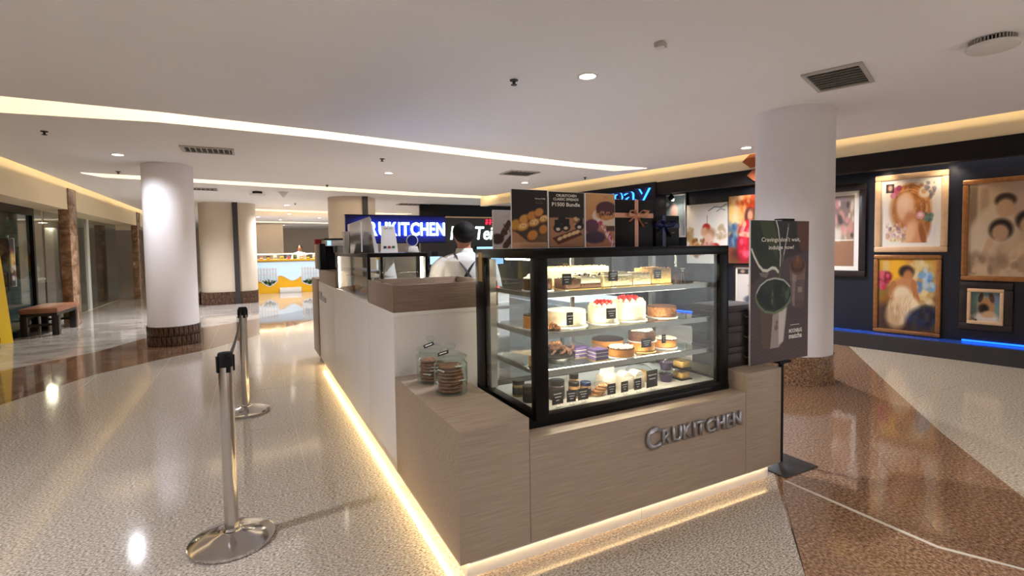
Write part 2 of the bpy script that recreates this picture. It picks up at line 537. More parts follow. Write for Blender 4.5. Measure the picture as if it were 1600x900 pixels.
def lay(zone, us, vs, mat, e1=(1, 0), e2=(0, 1), g=0.0015, label=None):
    for i in range(len(us) - 1):
        for j in range(len(vs) - 1):
            p = clip_rect(zone, us[i] + g, us[i + 1] - g, vs[j] + g, vs[j + 1] - g, e1, e2)
            if len(p) >= 3 and area(p) > 0.004:
                q = []
                for a in p:
                    if not q or abs(a[0] - q[-1][0]) + abs(a[1] - q[-1][1]) > 1e-5: q.append(a)
                if len(q) >= 3:
                    MB().prism(q, -0.02, 0.0).build('tile', mat, floor, smooth=0)
def rng(a, b, d): return [a + d * i for i in range(int((b - a) / d) + 2)]
lay(zoneA, rng(-1.03 - 6 * 0.654, 6.5, 0.654), rng(3.27 - 4 * 1.308, 15.6, 1.308), 'granite_light')
eb = rng(2.85 - 6 * 0.62, 12.5, 0.62)
lay(zoneB, eb, [-0.9, 0.37, 1.03, 1.7, 2.5], 'granite_brown', E1, E2)
MB().prism(zoneB, -0.0014, -0.0011).build('joint_bed', 'dark_grout', floor, smooth=0)
lay(zoneC, rng(1.0, 9.0, 1.0), rng(-1.0, 6.0, 0.68), 'granite_tan')
lay(zoneD, rng(-7, 6.5, 1.6), rng(-1, 18, 1.6), 'stone_band')
lay(zoneE, rng(-6.6, 6.5, 1.308), rng(-1, 20, 1.308), 'marble_grey')
fl2 = MB().box(6.2, 14, 5.5, 40, -0.02, -0.001).box(-14, 6.2, 20, 40, -0.02, -0.001).box(-14, -6.4, -16, 20, -0.02, -0.001).box(-6.4, 14, -16, -1, -0.02, -0.001).build('floor_far', 'marble_grey', floor)

# narrow pale strip laid across the brown granite
MB().prism([(2.843, 1.93), (2.835, 1.15), (2.97, 0.88), (3.2, 0.45), (3.22, 0.46), (2.985, 0.89), (2.858, 1.155), (2.866, 1.93)], 0.0, 0.0015).build('pale_strip', 'pale_grout', floor, smooth=0)

# ------------------------------------------------------------------ ceiling with light coves
def interp(pts, x):
    if x <= pts[0][0]: return pts[0][1]
    for (a, b), (c, d) in zip(pts[:-1], pts[1:]):
        if a <= x <= c: return b + (d - b) * (x - a) / (c - a)
    return pts[-1][1]
COVES = [
    (-3.15, 6.27, [(-3.2, 5.95), (-1.88, 5.992), (-0.742, 6.041), (0.752, 6.233), (3.036, 6.642), (4.769, 6.918), (6.27, 6.90)],
     [(-3.2, 6.75), (-2.087, 6.626), (-0.795, 6.46), (0.792, 6.60), (3.225, 7.061), (5.898, 7.36), (6.2, 7.0), (6.27, 6.905)]),
    (-2.5, 6.2, [(-2.5, 11.0), (-0.829, 11.25), (1.362, 11.58), (3.438, 12.0), (5.947, 12.3), (6.2, 12.5)],
     [(-2.5, 11.02), (-2.3, 11.5), (-0.869, 11.72), (1.446, 12.2), (3.638, 12.65), (5.6, 12.75), (6.2, 12.52)]),
    (-0.6, 5.6, [(-0.6, 18.2), (2.479, 18.9), (5.6, 19.3)], [(-0.6, 18.22), (-0.3, 18.9), (2.479, 19.6), (5.4, 19.7), (5.6, 19.32)]),
    (-0.9, 5.8, [(-0.9, 25.6), (5.8, 26.9)], [(-0.9, 25.62), (-0.5, 26.5), (5.6, 27.5), (5.8, 26.92)]),
]
xs = sorted(set([-14, -8, -3.2, 6.5, 9, 16] + [round(p[0], 3) for c in COVES for p in c[2] + c[3]] + [i * 0.5 for i in range(-6, 13)]))
def cove_at(c, x):
    n = interp(c[2], x); f = interp(c[3], x)
    if x <= c[0] or x >= c[1]: f = n
    return n, max(f, n)
mbc = MB()
for x0, x1 in zip(xs[:-1], xs[1:]):
    a = [-16.0]; b = [-16.0]
    for c in COVES:
        n, f = cove_at(c, x0); a += [n, f]; n, f = cove_at(c, x1); b += [n, f]
    a.append(40); b.append(40)
    for k in range(0, len(a), 2):
        q = [(x0, a[k]), (x0, a[k + 1]), (x1, b[k + 1]), (x1, b[k])]
        near = clip_half(clip_half(clip_half(q, 0, -1, -12.6), -0.9854, -0.1701, -7.594), 1, 0, -3.05)
        far = clip_half(clip_half(q, 0, 1, 12.6), 1, 0, -3.05)
        for pl in (near, far):
            pl = [p for i_, p in enumerate(pl) if i_ == 0 or abs(p[0] - pl[i_ - 1][0]) + abs(p[1] - pl[i_ - 1][1]) > 1e-6]
            if len(pl) >= 3 and area(pl) > 1e-6:
                mbc.add([(p[0], p[1], CE) for p in pl], [tuple(range(len(pl)))])
me = bpy.data.meshes.new('ceiling'); me.from_pydata(mbc.v, [], mbc.f)
bm = bmesh.new(); bm.from_mesh(me); bmesh.ops.remove_doubles(bm, verts=bm.verts, dist=1e-4)
for f in bm.faces:
    f.normal_update()
    if f.normal.z > 0: f.normal_flip()
bm.to_mesh(me); bm.free()
ceiling = struct(place('ceiling', me, 'ceiling_paint'))
MB().box(-14, 16, -16, 40, CE + 0.42, CE + 0.5).build('ceiling_deck', 'ceiling_paint', ceiling)
for i, c in enumerate(COVES):
    st = [x for x in xs if c[0] <= x <= c[1]]
    w = MB(); led = MB(); top = MB()
    for x0, x1 in zip(st[:-1], st[1:]):
        n0, f0 = cove_at(c, x0); n1, f1 = cove_at(c, x1)
        w.add([(x0, f0, CE - 0.012), (x1, f1, CE - 0.012), (x1, f1, CE + 0.3), (x0, f0, CE + 0.3), (x0, f0 + 0.02, CE - 0.012), (x1, f1 + 0.02, CE - 0.012), (x1, f1 + 0.02, CE + 0.3), (x0, f0 + 0.02, CE + 0.3)], [(0, 1, 2, 3), (4, 7, 6, 5), (0, 4, 5, 1)])
        top.add([(x0, n0 - 0.2, CE + 0.3), (x1, n1 - 0.2, CE + 0.3), (x1, f1 + 0.02, CE + 0.3), (x0, f0 + 0.02, CE + 0.3)], [(0, 1, 2, 3)])
        w.add([(x0, n0 - 0.2, CE + 0.003), (x1, n1 - 0.2, CE + 0.003), (x1, n1 - 0.2, CE + 0.3), (x0, n0 - 0.2, CE + 0.3)], [(0, 3, 2, 1)])
        led.add([(x0, n0 - 0.10, CE + 0.04), (x1, n1 - 0.10, CE + 0.04), (x1, n1 - 0.10, CE + 0.09), (x0, n0 - 0.10, CE + 0.09)], [(0, 1, 2, 3)])
    t = struct(w.build('trim_%d' % (i + 1), 'cove_paint', smooth=0))
    top.build('cove_lid', 'cove_paint', t, smooth=0)
    me = led.mesh('led_strip', smooth=0)
    place('led_strip', me, 'cove_led', t)

# ------------------------------------------------------------------ perimeter walls
struct(MB().box(-14, 16, 34, 34.3, 0, CE).build('wall_back', 'beige_wall'))
struct(MB().box(-8.2, -8.0, -16, 34, 0, CE).build('wall_left', 'shop_warm'))
struct(MB().box(-14, 16, -16.2, -16, 0, CE).build('wall_front', 'beige_wall'))

# ------------------------------------------------------------------ columns
def clad_ring(parent, r, rows, z0, h, n, mat):
    me = None
    w = 2 * math.pi * r / n
    for row in range(rows):
        for i in range(n):
            a = 2 * math.pi * (i + 0.5 * (row % 2)) / n
            if me is None:
                me = MB().box(-0.022, 0.012, -w / 2 + 0.004, w / 2 - 0.004, 0.004, h / rows - 0.004).mesh('tile', 0.004)
            o = place('tile', me, mat, parent, (r * math.cos(a), r * math.sin(a), z0 + row * h / rows + random.uniform(-0.001, 0.001)), (0, 0, a))
t = thing('round_column', 'white round column with dark brown tiled base near the shop bench', 'column', (-1.13, 9.69, 0))
MB().lathe([(0.345, 0.30), (0.345, CE)], 64).build('shaft', 'column_white', t)
MB().lathe([(0.335, 0.0), (0.335, 0.305)], 48).build('base_core', 'dark_grout', t)
clad_ring(t, 0.352, 2, 0.0, 0.31, 34, 'stone_clad')
t = thing('round_column', 'white round column with brown granite base behind the matcha poster', 'column', (5.17, 3.43, 0))
MB().lathe([(0.375, 0.30), (0.375, CE)], 64).build('shaft', 'column_white', t)
MB().lathe([(0.39, 0.0), (0.39, 0.30)], 64).build('base', 'granite_brown', t)

# broad beige rounded pier with a dark strip
t = thing('wall_pier', 'broad beige pier with dark vertical strip and brown tiled base', 'pier', (-0.56, 17.0, 0))
prof = [(0.72 * math.copysign(abs(math.cos(a)) ** 0.55, math.cos(a)), 0.85 * math.copysign(abs(math.sin(a)) ** 0.55, math.sin(a))) for a in [2 * math.pi * k / 40 for k in range(40)]]
MB().prism(prof, 0.34, CE).build('shaft', 'beige_wall', t)
MB().prism([(x * 1.01, y * 1.01) for x, y in prof], 0, 0.34).build('base_core', 'dark_grout', t)
for row in range(2):
    for k in range(14):
        x = -0.68 + k * 0.099
        MB().box(x, x + 0.092, -0.9, -0.85, row * 0.17 + 0.004, row * 0.17 + 0.166).build('tile', 'stone_clad', t)
for row in range(2):
    for k in range(16):
        y = -0.8 + k * 0.099
        MB().box(-0.765, -0.72, y, y + 0.092, row * 0.17 + 0.004, row * 0.17 + 0.166).build('tile', 'stone_clad', t)
MB().box(0.14, 0.27, -0.92, -0.80, 0.0, CE).build('strip', 'charcoal', t)
t = thing('round_column', 'beige round column with dark strip behind the blue lit sign', 'column', (2.42, 13.95, 0))
MB().lathe([(0.6, 0.0), (0.6, CE)], 48).build('shaft', 'beige_wall', t)
MB().box(0.16, 0.30, -0.60, -0.5, 0.0, CE).build('strip', 'charcoal', t)

# ------------------------------------------------------------------ far hall
t = thing('wall_pier', 'far beige pier left of the far hall downlights', 'pier', (0.55, 28.0, 0))
MB().prism([(-0.9, -0.5), (-0.78, -0.6), (0.78, -0.6), (0.9, -0.5), (0.9, 0.5), (-0.9, 0.5)], 0, CE).build('shaft', 'beige_wall', t)
t = thing('wall_pier', 'far pale pier behind the yellow kiosk stall right end', 'pier', (5.2, 28.5, 0))
MB().prism([(-1.0, -0.5), (-0.88, -0.6), (0.88, -0.6), (1.0, -0.5), (1.0, 0.5), (-1.0, 0.5)], 0, CE).build('shaft', 'column_white', t)
MB().box(-0.9, -0.74, -0.66, -0.58, 0, CE).build('strip', 'charcoal', t)

# ------------------------------------------------------------------ left shopfronts
fas = struct(MB().box(-3.36, -3.2, -16, 24, 2.38, CE + 0.4).build('trim_5', 'cream_fascia'))
MB().box(-8, -3.2, -16, 24, 2.34, 2.38).build('soffit', 'cream_fascia', fas)
MB().add([(-2.94, -16, CE + 0.03), (-2.94, 24, CE + 0.03), (-2.94, 24, CE + 0.07), (-2.94, -16, CE + 0.07)], [(0, 3, 2, 1)]).build('led_strip', 'edge_led', fas, smooth=0)
w2 = struct(MB().box(-6.6, -6.5, -16, 24, 0, 2.36).build('wall_shop', 'shop_warm'))
for k, (y0, lab) in enumerate(((13.05, 'brown stone pilaster behind the leather bench'), (19.9, 'brown stone pilaster farther back beside the round white column'))):
    t = thing('stone_pilaster', lab, 'pilaster', (-3.42, y0, 0))
    zz = 0.0; h = [0.62, 0.6, 0.62, 0.6, 0.33]
    for q in h:
        MB().box(0.07, 0.24, 0, 0.5, zz + 0.002, zz + q - 0.002).build('stone_slab', 'stone_shop', t, bevel=0.004)
        zz += q
def pane(n, y0, y1, z0, z1, x=-3.73, frame=True):
    w = struct(MB().box(x - 0.006, x + 0.006, y0, y1, z0, z1).build('window_%d' % n, 'pane_shop'))
    return w
wn = pane(1, 9.0, 10.9, 0.02, 2.36)
wn = pane(2, 12.95, 13.5, 0.02, 2.36)
wn = pane(3, 13.6, 16.6, 0.02, 2.36); MB().box(-3.77, -3.69, 16.6, 16.68, 0, 2.36).build('mullion', 'white_trim', wn)
wn = pane(4, 16.7, 19.8, 0.02, 2.36)
dr = struct(MB().box(-3.74, -3.728, 11.0, 12.85, 0.1, 2.2).build('door_1', 'pane_shop'))
MB().box(-3.78, -3.68, 10.92, 11.0, 0, 2.36).box(-3.78, -3.68, 12.85, 12.94, 0, 2.36).box(-3.78, -3.68, 11, 12.85, 2.2, 2.36).box(-3.78, -3.68, 11, 12.85, 0, 0.1).build('door_frame', 'black_frame', dr)
# dark shop interior and low counter
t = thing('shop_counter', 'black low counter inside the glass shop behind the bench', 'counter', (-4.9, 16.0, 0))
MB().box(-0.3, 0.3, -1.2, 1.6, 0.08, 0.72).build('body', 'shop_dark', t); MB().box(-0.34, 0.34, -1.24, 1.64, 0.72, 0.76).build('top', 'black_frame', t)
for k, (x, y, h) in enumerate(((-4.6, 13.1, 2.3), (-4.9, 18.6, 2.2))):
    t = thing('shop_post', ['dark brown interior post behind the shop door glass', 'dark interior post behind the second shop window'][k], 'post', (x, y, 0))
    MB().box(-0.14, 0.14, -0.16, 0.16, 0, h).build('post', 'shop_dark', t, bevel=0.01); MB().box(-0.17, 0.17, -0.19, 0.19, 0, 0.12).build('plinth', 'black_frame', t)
for k in range(2):
    t = thing('wall_shelf', ['upper brown shelf inside the second shop window', 'lower brown shelf inside the second shop window'][k], 'shelf', (-6.35, 18.4, 1.55 - 0.55 * k))
    MB().box(-0.14, 0.14, -1.3, 1.3, -0.03, 0.03).build('board', 'stone_shop', t)
    for q in (-1.0, 1.0): MB().box(-0.12, 0.04, q, q + 0.03, -0.16, -0.03).build('bracket', 'charcoal', t)
for k, (x, y) in enumerate(((-4.9, 15.6), (-4.9, 16.9))):
    t = thing('plush_toy', ['white plush toy on the black shop counter near the pilaster', 'white plush toy on the black shop counter near the white mullion'][k], 'toy', (x, y, 0.76))
    MB().ell(0, 0, 0.13, 0.15, 0.2, 0.13).build('body', 'polo_white', t); MB().ell(0.06, 0.02, 0.32, 0.1, 0.11, 0.1).build('head', 'polo_white', t)
    for q in (-1, 1): MB().ell(0.06, q * 0.08, 0.42, 0.03, 0.04, 0.04).build('ear', 'polo_white', t); MB().ell(0.14, q * 0.13, 0.06, 0.09, 0.05, 0.05).build('paw', 'polo_white', t)
# posters standing just inside the door
def shop_poster(y, z0, z1, w, lab, fn):
    t = thing('window_poster', lab, 'poster', (-3.86, y, z0), math.radians(62))
    MB().box(-w / 2, w / 2, 0.004, 0.014, 0, z1 - z0).build('board', 'paper_white', t)
    c = Canvas(40, 90, (200, 196, 190)); fn(c); c.put(w, z1 - z0, t, (0, 0, 0))
    return t
def fp1(c):
    c.rect(0, 1, 0, 0.33, (196, 194, 190)).text_rows(0.1, 0.9, 0.06, 0.26, 8, (120, 118, 116), 0.4)
    c.rect(0, 1, 0.33, 0.6, (70, 58, 44)).dabs(60, 0.05, 0.95, 0.34, 0.6, [(226, 176, 60), (190, 70, 50), (230, 220, 200), (40, 36, 34), (120, 140, 70)], 0.03, 0.09)
    c.rect(0, 1, 0.62, 1, (196, 198, 200)).text_rows(0.1, 0.9, 0.64, 0.98, 22, (120, 122, 128), 0.5)
shop_poster(12.62, 0.22, 2.3, 0.62, 'tall menu poster inside the dark shop door left', fp1)
def fp2(c):
    c.rect(0, 1, 0, 1, (60, 50, 44)).dabs(70, 0, 1, 0.1, 0.9, [(196, 90, 60), (220, 180, 90), (120, 60, 50), (230, 220, 200)], 0.03, 0.1)
shop_poster(11.7, 0.9, 1.75, 0.7, 'food picture panel on the dark shop door', fp2)
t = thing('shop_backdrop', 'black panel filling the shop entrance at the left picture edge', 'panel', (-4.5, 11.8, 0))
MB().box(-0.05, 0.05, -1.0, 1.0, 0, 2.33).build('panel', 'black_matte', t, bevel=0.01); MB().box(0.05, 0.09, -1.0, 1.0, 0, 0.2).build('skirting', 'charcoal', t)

# shop ceiling lamps added to brighten the hall ceiling and the shop panes
for k, y in enumerate((10.0, 12.2, 15.2, 18.2)):
    t = thing('added_shop_lamp', ['added ceiling lamp inside the dark shop, nearest', 'added ceiling lamp behind the dark shop door', 'added ceiling lamp inside the glass shop behind the bench', 'added ceiling lamp inside the farthest glass shop'][k], 'lamp', (-5.0, y, 2.338))
    MB().lathe([(0.12, 0), (0.12, -0.012), (0.1, -0.02)], 24).build('housing', 'white_trim', t)
    MB().lathe([(0.09, -0.021), (0.09, -0.023)], 24).build('lens', 'downlight_face', t)
    lamp('AREA', (0, 0, -0.03), 45, (255, 232, 200), t, 0.2)
# bench
t = thing('bench', 'brown leather bench with dark legs in front of the stone pilaster', 'bench', (-3.38, 12.42, 0))
MB().box(-0.27, 0.27, -0.6, 0.6, 0.40, 0.50).build('seat', 'leather', t, bevel=0.035)
MB().box(-0.25, 0.25, -0.57, 0.57, 0.35, 0.405).build('apron', 'bench_wood', t)
for sx in (-1, 1):
    for sy in (-1, 1):
        MB().box(sx * 0.215 - 0.05, sx * 0.215 + 0.05, sy * 0.5 - 0.055, sy * 0.5 + 0.055, 0, 0.36).build('leg', 'bench_wood', t, bevel=0.005)
for sy in (-1, 1):
    MB().box(-0.2, 0.2, sy * 0.5 - 0.02, sy * 0.5 + 0.02, 0.17, 0.21).build('stretcher', 'bench_wood', t)
# yellow wet floor sign
t = thing('floor_sign', 'yellow folding safety sign at the left edge of the picture', 'sign', (-4.02, 11.35, 0), math.radians(30))
for s_, lab in ((-1, 'front_panel'), (1, 'rear_panel')):
    o = MB().add([(-0.33, 0.0, 1.45), (0.33, 0.0, 1.45), (0.36, s_ * 0.30, 0), (-0.36, s_ * 0.30, 0), (-0.33, 0.02 * s_, 1.45), (0.33, 0.02 * s_, 1.45), (0.36, s_ * 0.33, 0), (-0.36, s_ * 0.33, 0)],
             [(0, 1, 2, 3), (4, 7, 6, 5), (0, 4, 5, 1), (1, 5, 6, 2), (2, 6, 7, 3), (3, 7, 4, 0)]).build(lab, 'safety_yellow', t)
MB().tube([(0.33, 0, 1.2), (0.42, 0, 1.15), (0.42, 0, 0.85), (0.34, 0, 0.8)], 0.018).build('handle', 'charcoal', t)
MB().box(-0.36, 0.36, -0.17, -0.14, 0.62, 0.68).build('crossbar', 'charcoal', t)

# ------------------------------------------------------------------ right side: gallery wall
D = Vector((-0.17, 0.985, 0)).normalized(); NN = Vector((0.985, 0.17, 0)).normalized()
TH = math.atan2(-0.985, 0.17)
W0 = Vector((7.665, 4.1665, 0)); WF = Vector((7.178, 3.947, 0))
def wp(t, z=0.0, off=0.0, base=W0): 
    p = base + D * t - NN * off; return (p.x, p.y, z)
g = struct(root('wall_right', tuple(W0), TH))
# local frame: x = -t, -y faces the hall
MB().box(-3.45, 5.0, 0.0, 0.12, 0, CE).build('panel_face', 'gallery_navy', g)
MB().box(-3.45, 5.0, -0.27, 0.0, 0, 0.2).build('platform', 'platform_paint', g)
MB().box(-3.4, 5.0, -0.255, 0.0, 0.2, 0.205).build('platform_top', 'platform_blue_glow', g)
f = struct(root('trim_6', tuple(WF), TH))
MB().box(-9.0, 6.0, 0.0, 0.2, 2.61, CE + 0.4).build('fascia', 'cream_fascia', f)
MB().add([(-8.8, -0.27, CE + 0.03), (6.0, -0.27, CE + 0.03), (6.0, -0.27, CE + 0.07), (-8.8, -0.27, CE + 0.07)], [(0, 1, 2, 3)]).build('led_strip', 'edge_led', f, smooth=0)
MB().box(-3.15, 6.0, -0.01, 0.16, 2.39, 2.61).build('beam', 'gallery_beam', f)
MB().box(-3.15, 6.0, 0.16, 0.65, 2.57, 2.6).build('soffit', 'gallery_navy', f)
MB().box(-3.4, 5.0, 0.45, 0.48, 2.52, 2.55).build('lamp_rail', 'charcoal', f)
MB().box(0.3, 5.0, 0.40, 0.42, 2.555, 2.57).build('led_strip', 'led_white', f)
MB().box(-3.0, -0.9, 0.44, 0.47, 2.555, 2.57).build('led_strip', 'led_blue', f)
ped = MB().box(-3.4, -0.3, -0.03, -0.02, 0.21, 0.23).build('led_strip', 'led_blue', g)
MB().box(1.2, 2.6, -0.03, -0.02, 0.21, 0.23).build('led_strip', 'led_blue', g)

def picture(t0, t1, z0, z1, fm, fw_, canvas, lab, name='framed_picture', mat_w=0.0, depth=0.04, off=0.0):
    tc = (t0 + t1) / 2; w = abs(t1 - t0); h = z1 - z0
    t = thing(name, lab, 'picture', wp(tc, z0, 0.002 + off), TH)
    if fw_ > 0:
        for (a, b, c, d) in ((-w / 2, w / 2, h - fw_, h), (-w / 2, w / 2, 0, fw_), (-w / 2, -w / 2 + fw_, fw_, h - fw_), (w / 2 - fw_, w / 2, fw_, h - fw_)):
            MB().box(a, b, -depth, -0.004, c, d).build('frame_rail', fm, t, bevel=min(0.014, fw_ * 0.25))
        if mat_w > 0:
            MB().box(-w / 2 + fw_, w / 2 - fw_, -0.016, -0.006, fw_, h - fw_).build('mat', 'mat_board', t)
    else:
        MB().box(-w / 2, w / 2, -depth, -0.004, 0, h).build('stretcher', fm, t)
    e = fw_ + mat_w
    canvas.put(w - 2 * e, h - 2 * e, t, (0, -0.018 if fw_ > 0 else -depth - 0.001, e), name='canvas')
    return t
# portrait with flowers
c = Canvas(150, 180, (232, 222, 206)); c.mottled(8, 6)
c.ell(0.5, 0.45, 0.40, 0.42, (176, 112, 56), 0.15).ell(0.62, 0.2, 0.3, 0.14, (190, 120, 58), 0.2).ell(0.75, 0.65, 0.16, 0.3, (158, 96, 46), 0.2).ell(0.35, 0.13, 0.2, 0.08, (206, 142, 76), 0.3, -20)
c.dabs(40, 0.15, 0.85, 0.05, 0.6, [(206, 146, 80), (150, 88, 40), (224, 172, 110), (120, 66, 30)], 0.02, 0.07, 0.5)
rs = random.Random(2)
for q in range(46):
    a0 = rs.uniform(-2.6, 0.7); r0 = rs.uniform(0.24, 0.42); col_ = rs.choice([(206, 146, 80), (140, 82, 38), (226, 176, 112), (112, 62, 30), (188, 120, 60)])
    c.stroke([(0.47 + r0 * math.cos(a0 + s_ * 0.16), 0.42 + r0 * math.sin(a0 + s_ * 0.16) * 0.95) for s_ in range(5)], 0.007, col_, 0.7)
c.ell(0.4, 0.4, 0.18, 0.24, (222, 174, 140), 0.2).ell(0.38, 0.33, 0.12, 0.12, (234, 196, 166), 0.5).ell(0.5, 0.62, 0.12, 0.14, (196, 130, 88), 0.3, 20)
c.ell(0.6, 0.86, 0.22, 0.22, (208, 146, 100), 0.2).ell(0.5, 0.84, 0.1, 0.2, (228, 178, 136), 0.4, 20).ell(0.75, 0.86, 0.06, 0.2, (150, 86, 40), 0.3, -15)
for x, y, r, col in ((0.2, 0.13, 0.09, (190, 92, 120)), (0.15, 0.2, 0.06, (206, 130, 150)), (0.27, 0.08, 0.06, (150, 60, 90)), (0.78, 0.17, 0.12, (226, 206, 180)), (0.76, 0.16, 0.05, (206, 160, 110)), (0.7, 0.55, 0.08, (214, 150, 160)), (0.7, 0.54, 0.04, (236, 196, 196))):
    c.ell(x, y, r, r * 0.8, col, 0.2)
c.dabs(16, 0.8, 1.0, 0.02, 0.25, [(150, 140, 150), (90, 84, 96)], 0.015, 0.04, 0.6).dabs(8, 0.78, 0.92, 0.52, 0.66, [(100, 124, 110), (70, 96, 92)], 0.02, 0.04)
c.dabs(60, 0.02, 0.42, 0.68, 0.97, [(226, 196, 190), (200, 150, 130), (236, 222, 196), (150, 110, 120), (206, 176, 96)], 0.015, 0.04, 0.7)
c.rect(-0.01, 0.17, -0.01, 0.15, (60, 46, 48)).ell(0.09, 0.07, 0.045, 0.05, (206, 160, 140), 0.4)
picture(-0.25, -1.043, 1.316, 2.36, 'frame_pale', 0.075, c, 'portrait of a flower-crowned woman in a pale wood frame', mat_w=0.05)
# woman in cream dress
c = Canvas(150, 200, (150, 110, 50)).vgrad((206, 150, 56), (70, 52, 40)).mottled(20, 7)
c.rect(0.5, 1, 0, 0.6, (214, 190, 130), 0.7, 0.1).ell(0.35, 0.15, 0.2, 0.2, (230, 170, 40), 0.4).rect(0.05, 0.22, 0, 0.4, (214, 186, 120), 0.7, 0.05)
c.dabs(60, 0.5, 1, 0.05, 0.6, [(226, 200, 140), (196, 150, 70), (236, 220, 180), (160, 120, 60)], 0.03, 0.08, 0.5)
c.dabs(18, 0.72, 0.98, 0.15, 0.42, [(120, 160, 196), (90, 130, 180), (180, 206, 220)], 0.03, 0.06, 0.8)
c.dabs(22, 0.0, 0.2, 0.2, 0.42, [(176, 50, 70), (206, 90, 106), (130, 30, 46)], 0.03, 0.06, 0.9)
c.rect(0, 1, 0.6, 1, (46, 36, 32), 0.75, 0.12)
c.ell(0.5, 0.18, 0.13, 0.09, (44, 28, 24), 0.25).ell(0.53, 0.24, 0.085, 0.09, (176, 116, 70), 0.3).ell(0.47, 0.38, 0.2, 0.13, (190, 130, 80), 0.25).stroke([(0.62, 0.33), (0.66, 0.48), (0.7, 0.58)], 0.045, (176, 112, 66)).stroke([(0.28, 0.36), (0.23, 0.5), (0.36, 0.58)], 0.05, (170, 110, 66))
c.ell(0.43, 0.5, 0.16, 0.12, (230, 206, 166), 0.25).ell(0.45, 0.68, 0.27, 0.17, (220, 190, 144), 0.2, -10).ell(0.32, 0.82, 0.18, 0.16, (196, 160, 116), 0.3, 20).ell(0.6, 0.62, 0.14, 0.08, (236, 214, 172), 0.3, 25)
c.dabs(25, 0.2, 0.65, 0.5, 0.9, [(240, 222, 186), (186, 146, 100), (206, 172, 128)], 0.02, 0.06, 0.4)
rs = random.Random(5)
for q in range(30):
    x_ = rs.uniform(0.22, 0.62); y_ = rs.uniform(0.48, 0.72)
    c.stroke([(x_, y_), (x_ - 0.04, y_ + 0.1), (x_ - 0.02, y_ + 0.2)], 0.006, rs.choice([(244, 228, 196), (180, 140, 96), (210, 178, 136)]), 0.35)
c.ell(0.78, 0.8, 0.26, 0.14, (30, 36, 62), 0.3, -15).dabs(20, 0.55, 1, 0.7, 0.98, [(40, 50, 84), (22, 22, 30), (70, 60, 50)], 0.02, 0.06, 0.7)
picture(-0.25, -0.99, 0.212, 1.279, 'frame_gold', 0.055, c, 'painting of a seated woman in a cream dress, gold frame')
# family sepia
c = Canvas(120, 180, (190, 164, 134)).mottled(8, 5); c.rect(0, 0.14, 0, 1, (120, 96, 74), 0.8, 0.04).rect(0.14, 0.3, 0.02, 0.4, (150, 124, 98), 0.6, 0.05)
c.ell(0.36, 0.55, 0.3, 0.3, (206, 182, 152), 0.15).ell(0.5, 0.19, 0.14, 0.075, (52, 38, 30), 0.2).ell(0.5, 0.275, 0.125, 0.1, (190, 152, 118), 0.2)
c.ell(0.12, 0.62, 0.16, 0.2, (214, 192, 162), 0.3).ell(0.45, 0.5, 0.16, 0.115, (40, 30, 26), 0.2).ell(0.44, 0.535, 0.115, 0.09, (184, 146, 114), 0.2).ell(0.80, 0.41, 0.16, 0.105, (38, 28, 24), 0.2).ell(0.82, 0.46, 0.13, 0.095, (190, 152, 118), 0.2)
c.ell(0.62, 0.78, 0.38, 0.18, (190, 160, 128), 0.2, -8).stroke([(0.3, 0.64), (0.22, 0.82), (0.1, 0.92)], 0.05, (200, 166, 132)).stroke([(0.75, 0.68), (0.7, 0.85), (0.3, 0.92)], 0.05, (206, 172, 138)).dabs(30, 0, 1, 0.8, 1.0, [(160, 128, 98), (206, 180, 150), (120, 94, 72)], 0.03, 0.09, 0.5)
c.dabs(20, 0.35, 1, 0.62, 0.85, [(150, 120, 92), (214, 188, 156)], 0.03, 0.08, 0.4)
picture(-1.175, -1.95, 0.966, 2.20, 'frame_gold', 0.06, c, 'large sepia family portrait in a brown gilded frame')
# dog
c = Canvas(50, 60, (112, 140, 138)).mottled(14, 5); c.ell(0.5, 0.9, 0.4, 0.24, (206, 196, 186), 0.2).ell(0.52, 0.5, 0.25, 0.28, (176, 128, 84), 0.2).ell(0.36, 0.24, 0.07, 0.15, (70, 50, 40), 0.2, 15).ell(0.68, 0.24, 0.07, 0.15, (80, 56, 42), 0.2, -15).ell(0.45, 0.56, 0.15, 0.14, (40, 30, 28), 0.3).ell(0.6, 0.72, 0.2, 0.1, (200, 160, 120), 0.3)
c.dabs(10, 0.02, 0.25, 0.75, 0.98, [(40, 50, 60), (220, 216, 210)], 0.02, 0.05)
tt = picture(-1.165, -1.655, 0.355, 0.95, 'frame_dark', 0.09, c, 'small dog portrait with blond inner frame and black surround')
for (a, b, c_, d) in ((-0.165, 0.165, 0.475, 0.515), (-0.165, 0.165, 0.08, 0.12), (-0.165, -0.13, 0.12, 0.475), (0.13, 0.165, 0.12, 0.475)):
    MB().box(a, b, -0.05, -0.012, c_, d).build('inner_rail', 'frame_pale', tt, bevel=0.006)
# tall dark framed print partly behind the column
c = Canvas(50, 90, (150, 132, 116)).mottled(14, 6); c.rect(0.1, 0.9, 0.05, 0.45, (110, 90, 84), 0.7, 0.05).dabs(30, 0, 1, 0.1, 0.6, [(60, 50, 48), (190, 130, 120), (200, 186, 170)], 0.03, 0.09).rect(0, 1, 0.62, 0.64, (230, 220, 206)).rect(0, 1, 0.64, 1, (140, 96, 70), 0.8)
picture(0.55, -0.15, 0.965, 2.28, 'frame_dark', 0.09, c, 'dark framed print partly hidden by the right column', mat_w=0.06)
